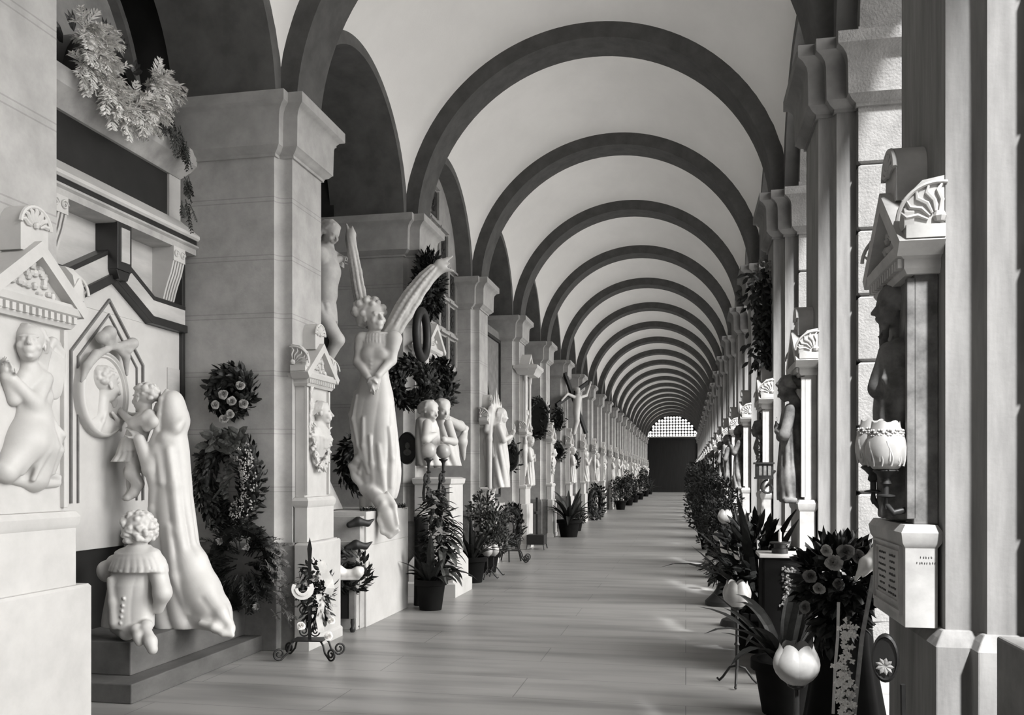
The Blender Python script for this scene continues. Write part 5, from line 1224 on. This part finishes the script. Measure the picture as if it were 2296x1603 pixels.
# ------------------------------------------------------------------ the other steles along both sides
VAR = [fig_mourner, fig_prayer, fig_angel, fig_bust]
VN = ['veiled mourner', 'praying woman', 'winged angel', 'wreathed bust']
pr = {}
def far_stele(k, side, v, m, ped):
    loc, rz = stele_at(k, side); key = (v, m, ped)
    lab = '%s marble stele with a %s, counted from the camera, %s side' % (ORD[k - 1], VN[v], 'walled' if side == 'L' else 'courtyard')
    grp = 'steles on the %s side' % ('walled' if side == 'L' else 'courtyard')
    if key in pr: o = copy_tree(pr[key]); o.location = loc; o.rotation_euler = (0, 0, rz); tag(o, lab, 'stele', grp)
    else:
        o = pr[key] = empty('memorial_stele', loc, rz, label=lab, cat='stele', group=grp)
        stele_parts(o, VAR[v](10 + v, .011), M['marble_dark'] if m == 'R' else M['marble'], M['marble2'] if m == 'R' else M['marble'], ped)
    return o
for k in range(4, NB + 1): far_stele(k, 'L', (k + 1) % 4 if k != 4 else 2, 'L', True)
for k in range(2, NB + 1): far_stele(k, 'R', (1, 0, 2, 3)[k % 4] if k > 2 else 0, 'R', False)
# fourth pier: taller statue under a carved spire
base = np.array([-3.06, yk(4) + .2, 1.3])
o = empty('spired_statue', tuple(base), label='white draped statue under a flame-like carved spire on the fourth pier', cat='statue')
f = Fig(.014)
f.robe([(0, .02, 0, .15, .2, .12, 0), (.35, .02, .02, .14, .18, .12, .5), (.75, .0, .02, .12, .15, .09, 1), (.95, -.01, .03, .11, .16, .05, 1.2), (1.08, -.01, .03, .06, .09, .0, 1.2)], n1=8, n2=5)
f.head((.03, .05, 1.2), .24, (.8, .5, -.1), hair='wavy', seed=61); f.arm((.02, .2, 1.0), (.08, .34, .78), (.2, .25, .95), .06, .05, .035); f.arm((.02, -.12, 1.0), (.1, -.14, .78), (.2, .0, .85), .06, .05, .035)
f.hand((.2, .25, .95), (.3, -.3, 1), (-1, 0, 0), .16)
for i in range(-3, 4): f.chain([(-.08 + .03 * i, .075 * i, .95), (-.06 + .03 * i, .07 * i, 1.28 - .03 * abs(i)), (-.05 + .025 * i, .055 * i, 1.68 - .11 * abs(i))], [.05, .045, .006], .02)
f.chain([(-.12, -.2, .0), (-.12, -.22, .8), (-.1, -.15, 1.3)], [.04, .05, .04], .03)
f.build('draped_figure', M['marble'], o)
# fifth pier: aedicule with a heavy projecting cornice
ae2 = empty('aedicule', (XL, yk(5) + .2, .55), label='tall marble aedicule with heavy projecting cornice on the fifth pier', cat='aedicule', group='tall aedicules')
aedicule(ae2)
mb = MB(); mould(mb, [(-.02, -.24), (.30, -.24), (.30, .40), (-.02, .40)], [(0, 3.0), (.03, 3.05), (.05, 3.10), (.09, 3.14), (.09, 3.2), (0, 3.22)]); mb.build('projecting_cornice', M['marble'], ae2, smooth=.5)
# seventh pier: small crucifix high up
o = empty('wall_crucifix', (-3.1, yk(7) + .2, 3.6), math.radians(-35), label='dark slanted wooden crucifix with a small white figure high along the walled side', cat='crucifix')
mb = MB(); mb.T = Matrix.Rotation(.5, 4, 'X'); mb.box(-.04, .04, -.05, .05, -1.0, .9); mb.box(-.04, .04, -.75, .75, .2, .3); mb.build('cross', M['wood'], o)
f = Fig(.018); f.head((.1, .0, .3), .2, (1, 0, -.4), hair='short', seed=5); f.chain([(.1, 0, .1), (.1, -.05, -.3), (.16, -.1, -.55), (.1, -.15, -.9)], [.12, .1, .08, .05], .03)
for q in (-1, 1): f.chain([(.08, .1 * q, .12), (.08, .4 * q, .2), (.06, .62 * q, .3 + .3 * q)], [.05, .04, .03], .02)
f.build('small_figure', M['marble'], o)
# oval plaques and wreaths hung further along the walled side
for i, (k, z, ry, rz_) in enumerate(((6, 2.9, .30, .55), (7, 3.1, .16, .3), (7, 2.2, .16, .24), (8, 2.0, .15, .26), (5, 1.9, .22, .36))):
    c = (-3.52 - .0, yk(k) - .17, z); o = empty('oval_wreath', c, -math.pi / 2, label='dark oval wreath on the near face of the %s walled-side pier%s' % (ORD[k - 1], ', the higher of two' if (k, z) == (7, 3.1) else ', the lower of two' if k == 7 else ''), cat='wreath', group='far oval wreaths')
    mb = MB(); wreath_leaves(mb, .75 * rz_, .09, 160, .1, .05, 200 + i, (ry / rz_, 1)); mb.build('foliage', M['leaf'], o)
    mb = MB(); mb.rings([[(x, ry * s * math.cos(a), rz_ * s * math.sin(a)) for a in np.linspace(0, 2 * math.pi, 25)[:-1]] for x, s in ((-.02, .9), (.03, .85))]); mb.build('backing', M['leaf'], o)
# carved screens in the niches of the third and fourth bays
o = empty('rosette_screen', (-3.72, yk(3) + 2.02, 0), label='stone screen with dark rosette squares filling the arch past the third pier', cat='screen')
mb = MB(); dk = MB(); rs = MB()
n = 24; mb.prism([(-1.38, 3.2), (-1.38, 4.72)] + [(1.38 * math.cos(math.pi - math.pi * i / n), 4.72 + 1.38 * math.sin(math.pi - math.pi * i / n)) for i in range(n + 1)] + [(1.38, 3.2)], 0, -.1, 0)
for i in range(-2, 3):
    for j in range(5):
        y, z = i * .52, 3.48 + j * .53
        if math.hypot(y, max(0, z + .2 - 4.72)) > 1.22 - .05: continue
        dk.box(0, .012, y - .19, y + .19, z - .19, z + .19)
        sweep_yz(mb, [(y - .23, z + .23), (y + .23, z + .23)], 0, .035, 0, .06); sweep_yz(mb, [(y - .21, z - .21), (y - .21, z + .21)], 0, .03, 0, .04); sweep_yz(mb, [(y + .24, z - .21), (y + .24, z + .21)], 0, .03, 0, .04)
        for t in range(8): a = t * math.pi / 4; rs.ball((.014, y + .1 * math.cos(a), z + .1 * math.sin(a)), (.012, .04, .04), 7)
        rs.ball((.016, y, z), (.02, .05, .05), 8)
mb.build('frame', M['stone_plain'], o); dk.build('dark_square', M['dark_stone'], o); rs.build('rosette', M['niche'], o, smooth=4)
o = empty('lozenge_screen', (-3.72, yk(4) + 2.02, 0), label='dark carved screen with a lozenge moulding in the niche past the fourth pier', cat='screen')
mb = MB(); mb.box(-.1, 0, -1.38, 1.38, .95, 4.4); mb.build('panel', M['plinth'], o)
mb = MB()
for w_ in (.9, 1.0): sweep_yz(mb, [(0, 2.35 - w_), (-w_ * .75, 2.35), (0, 2.35 + w_), (w_ * .75, 2.35), (0, 2.35 - w_)], -.02, .02, 0, .03)
sweep_yz(mb, [(1.22, 1.1), (1.22, 4.2), (-1.22, 4.2), (-1.22, 1.1), (1.22, 1.1)], -.03, .03, 0, .04); mb.build('lozenge_moulding', M['niche'], o)
mb = MB(); mb.box(-.15, .1, -1.4, 1.4, 0, .95); mb.build('base', M['marble2'], o)

# ------------------------------------------------------------------ foreground on the courtyard side
tulip_lamp((.50, 4.2, 0), .54, .098, 'large white tulip glass lamp on an iron stem, closest to the camera on the right', .19)
tulip_lamp((.36, 6.45, 0), .56, .094, 'white tulip glass lamp further along, beside the dark leafy plants on the right', .19)
bq = empty('bouquet_stand', (.80, 4.75, 0), label='black draped stand with a tall rose bouquet and hanging ribbons before the inscribed stele', cat='flower stand')
mb = MB(); mb.rings([[(r_ * (1 + .06 * math.cos(7 * a)) * math.cos(a), r_ * .8 * (1 + .06 * math.cos(7 * a)) * math.sin(a), z) for a in [2 * math.pi * j / 42 for j in range(42)]] for r_, z in ((.24, 0), (.19, .3), (.14, .6), (.12, .85))]); mb.build('drape', M['cloth'], bq, smooth=4)
bo = empty('rose_bouquet', (.80, 4.72, .98), label='dark leafy bouquet of pale roses on the black draped stand', cat='bouquet')
mb = MB(); bush_leaves(mb, (-.02, 0, .0), (.19, .16, .17), 520, .10, .05, 131, .2); bush_leaves(mb, (-.05, -.03, -.17), (.13, .12, .17), 240, .09, .045, 132, 0, .4); mb.build('foliage', M['leaf'], bo)
def wq(u, v, y, o): return AY(u, v, y) - np.array(o.location)
for i, (u, v, r_) in enumerate(((1868, 1262, .045), (1897, 1237, .04), (1818, 1292, .035), (1836, 1320, .03), (1925, 1250, .035), (1806, 1362, .03), (1852, 1235, .032), (1880, 1310, .03))):
    mb = MB(); rose(mb, wq(u, v, 4.54, bo), (-.2, -1, .3), r_, 40 + i); mb.build('rose', M['petal_dim'] if i % 3 else M['petal'], bo)
f = Fig(.008); f.chain([wq(1918, 1300, 4.5, bo), wq(1940, 1262, 4.5, bo), wq(1965, 1240, 4.55, bo), wq(1992, 1232, 4.6, bo)], [.008, .026, .03, .018], .02); f.chain([wq(1975, 1235, 4.5, bo), wq(1962, 1265, 4.5, bo), wq(1935, 1292, 4.48, bo)], [.012, .018, .008], .01); f.build('white_paper_bow', M['ribbon'], bo)
mb = MB(); ribbon(mb, [wq(u, v, 4.5, bq) for u, v in ((1880, 1350), (1878, 1430), (1872, 1500), (1868, 1600))], .014, (0, -1, 0)); mb.build('ribbon', M['ribbon'], bq)
mb = MB(); ribbon(mb, [wq(u, v, 4.46, bq) for u, v in ((1958, 1290), (1945, 1360), (1932, 1430), (1925, 1500), (1915, 1600))], .022, (0.3, -1, 0)); mb.build('dark_sash', M['petal_dim'], bq)
ws = empty('hanging_flower_spray', (.70, 4.05, .42), label='trailing spray of tiny white flowers hanging in front of the black drape', cat='flowers')
mb = MB(); g = random.Random(140)
st = MB()
for i in range(230):
    t = g.random() ** .8; q = np.array([.0 - .02 * math.sin(t * 4) + g.gauss(0, .014 + .012 * t), g.uniform(-.03, .03), .45 - .62 * t]);
    for j in range(4): leaf(mb, q, (math.cos(j * 1.6 + i), -.5, math.sin(j * 1.6 + i)), (0, -1, 0), .016, .011)
st.tube([(-.02 * math.sin(t * 4), 0, .46 - .64 * t) for t in np.linspace(0, 1, 14)], .004, 5)
st.tube([(-.0, .0, -.42), (.0, .02, -.2), (-.01, 0, .0), (0, 0, .46)], .006, 5)
mb.build('blossoms', M['white_petal'], ws); st.build('stems', M['leaf_mid'], ws)
ct = empty('candle_table', (.72, 6.95, 0), label='black draped table with a thin white top between tulip lamp and second stele', cat='table')
mb = MB(); mb.box(-.16, .16, -.16, .16, 0, .885); mb.build('drape', M['cloth'], ct, bevel=.02)
mb = MB(); mb.box(-.18, .18, -.18, .18, .885, .91); mb.build('white_top', M['marble'], ct, bevel=.004)
mb = MB(); g = random.Random(150)
for i in range(260):
    t = g.random(); q = np.array([.03 + g.gauss(0, .022), -.165 - g.uniform(0, .03), .82 - .5 * t]); leaf(mb, q, (g.uniform(-1, 1), -.5, g.uniform(-1, 1)), (0, -1, 0), .028, .018)
mb.build('flower_trail', M['petal_dim'], ct)
cd = empty('candlestick', (.70, 6.9, .91), label='small dark candlestick with a short white candle on the black table', cat='candle')
mb = MB(); mb.lathe([(.06, 0), (.06, .035), (.045, .04), (.045, .07), (.075, .075), (.075, .085), (.02, .088)], (0, 0, 0), 16); mb.build('holder', M['iron'], cd, smooth=.6)
mb = MB(); mb.lathe([(.013, .085), (.013, .16), (.008, .165), (.002, .185)], (0, 0, 0), 10); mb.build('candle', M['white_petal'], cd, smooth=.6)
lm = potted_plant((.58, 7.75, 0), 1.05, .42, 160, 'tall broad-leaved dark plant standing behind the second tulip lamp', 24, (.18, .34))
mb = MB(); bush_leaves(mb, (0, 0, .75), (.25, .25, .35), 320, .17, .06, 161, .3); mb.build('dense_foliage', M['leaf'], lm)
potted_plant((.62, 5.75, 0), .7, .36, 162, 'dark low plant in a black pot between the two tulip lamps', 20, (.2, .34))
o = potted_plant((.42, 3.45, 0), .42, .55, 163, 'dark arching blades low at the bottom edge near the front tulip lamp', 11, (.12, .12))
o = empty('flower_lantern', (.41, 10.4, 0), label='black fretted iron floor lantern holding cups of pale flowers', cat='lantern')
mb = MB(); mb.lathe([(.19, 0), (.19, .05), (.1, .14), (.06, .2), (.03, .3), (.03, .62), (.07, .66), (.03, .7)], (0, 0, 0), 12); mb.build('stem', M['iron'], o, smooth=.6)
for i, (x, y, z) in enumerate(((-.02, 0, .74), (.1, -.1, .70), (.18, .05, .66), (-.12, .05, .45))):
    mb = MB(); tulip_shade(mb, (x, y, z), .075, .12); mb.build('flower_cup', M['globe'], o, smooth=4)
    mb = MB(); mb.tube([(0, 0, .5), (x * .6, y * .6, z - .12), (x, y, z)], .01, 6); mb.build('arm', M['iron'], o)
mb = MB(); bush_leaves(mb, (.0, 0, .45), (.2, .2, .2), 160, .1, .04, 170, 0, .2); mb.build('leaves', M['leaf'], o)
o = tulip_lamp((.48, 11.2, 0), .90, .085, 'tall dim tulip glass lamp behind the flower lantern')
o = empty('white_cups', (.47, 9.0, 0), label='pair of white glass cups on a black stand past the candle table', cat='lamp')
mb = MB(); mb.lathe([(.14, 0), (.12, .06), (.03, .1), (.03, .62), (.09, .66), (.03, .68)], (0, 0, 0), 12); mb.build('stand', M['iron'], o, smooth=.6)
for x, y, z in ((-.06, 0, .72), (.07, -.06, .66)):
    mb = MB(); mb.lathe([(.02, 0), (.06, .01), (.075, .06), (.07, .1), (.085, .13), (.07, .125), (.055, .06)], (x, y, z), 18); mb.build('glass_cup', M['white_petal'], o, smooth=.8)
    mb = MB(); mb.tube([(0, 0, .6), (x, y, z)], .012, 6); mb.build('arm', M['iron'], o)
for i, (x, y, h, r_) in enumerate(((.52, 13.2, 1.0, .45), (.56, 15.4, 1.1, .5), (.48, 18.2, 1.35, .6), (.46, 21.5, 1.5, .65), (.44, 25.5, 1.5, .65), (.44, 30, 1.5, .65), (.44, 36, 1.6, .7), (.44, 44, 1.6, .7), (.44, 54, 1.6, .7), (.44, 66, 1.6, .7))):
    potted_plant((x, y, 0), h, r_ * .8, 180 + i, '%s big dark bush from the camera along the courtyard side' % ORD[i], 15, (.22, .35), 'bush', 'bushes on the courtyard side')
o = empty('hanging_garland', (.93, yk(4) - 2.9, 0), label='long dark leaf garland hanging high beside the third courtyard pier', cat='garland')
c = AY(1715, 715, 10.9); o.location = tuple(c)
mb = MB(); g = random.Random(190)
for i in range(520): t = g.uniform(-.62, .58); w_ = .07 + .05 * (t > .2); leaf(mb, (g.gauss(0, w_), g.gauss(0, w_), t), (g.uniform(-1, 1), g.uniform(-1, 1), -.6), (0, -1, .2), .12, .045)
mb.build('foliage', M['leaf'], o)
mb = MB(); mb.tube([(0, 0, -.58), (0.02, 0, 0), (0, 0, .6)], .05, 7); mb.build('cord', M['leaf'], o)
mb = MB()
for i in range(30): leaf(mb, (g.gauss(0, .07), -.05, .55 + g.gauss(0, .08)), (g.uniform(-1, 1), -.6, g.uniform(-.5, .8)), (0, -1, .2), .12, .05)
mb.build('pale_crown', M['petal_dim'], o)
o = empty('box_bracket_lamp', (.88, 10.42, 1.55), label='small square fretted lamp on a scrolled bracket by the third courtyard pier', cat='lamp')
mb = MB(); mb.box(-.09, .09, -.09, .09, -.07, .08); mb.box(-.11, .11, -.11, .11, .08, .1); mb.box(-.1, .1, -.1, .1, -.09, -.07); mb.build('lamp_box', M['iron'], o)
mb = MB()
for i in range(3): mb.box(-.06 + .05 * i, -.03 + .05 * i, -.095, -.088, -.05, .06)
mb.build('pane', M['petal_dim'], o)
mb = MB(); mb.tube([(.08, .05, .0), (.14, .14, .0)], .014, 6); mb.tube(spiral((.05, 0, -.19), .09, .02, 1.6, 1.2, (1, 0, 0), (0, 0, 1)), .012, 6); mb.build('scroll', M['iron'], o)
# stone block and step ends at the bottom right corner
o = empty('stone_block', (1.08, 2.72, 0), label='plain grey stone block at the bottom right corner', cat='block')
mb = MB(); mb.box(-.13, .5, -.15, .25, 0, 1.0); mb.box(-.23, .5, -.05, .3, 0, .72); mb.build('block', M['plinth'], o, bevel=.008)
c = AY(1985, 1475, 3.62); o = empty('oval_portrait', tuple(c), math.radians(-110), label='small dark oval portrait with a pale flower leaning below the inscribed stele', cat='portrait')
mb = MB(); R_ = lambda s, x: [(x, .05 * s * math.cos(a), .095 * s * math.sin(a)) for a in np.linspace(0, 2 * math.pi, 25)[:-1]]
mb.rings([R_(1, -.01), R_(1, .008), R_(.88, .014), R_(.82, .006)]); mb.build('frame', M['dark_stone'], o, smooth=.6)
mb = MB()
for j in range(9): leaf(mb, (.012, .0, -.03), (.2, math.cos(j * .7), math.sin(j * .7)), (1, 0, 0), .035, .018)
mb.build('pale_flower', M['petal'], o)
mb = MB(); mb.tube([(-.02, .06, -.1), (-.1, .06, -.78)], .01, 6); mb.build('prop', M['iron'], o)
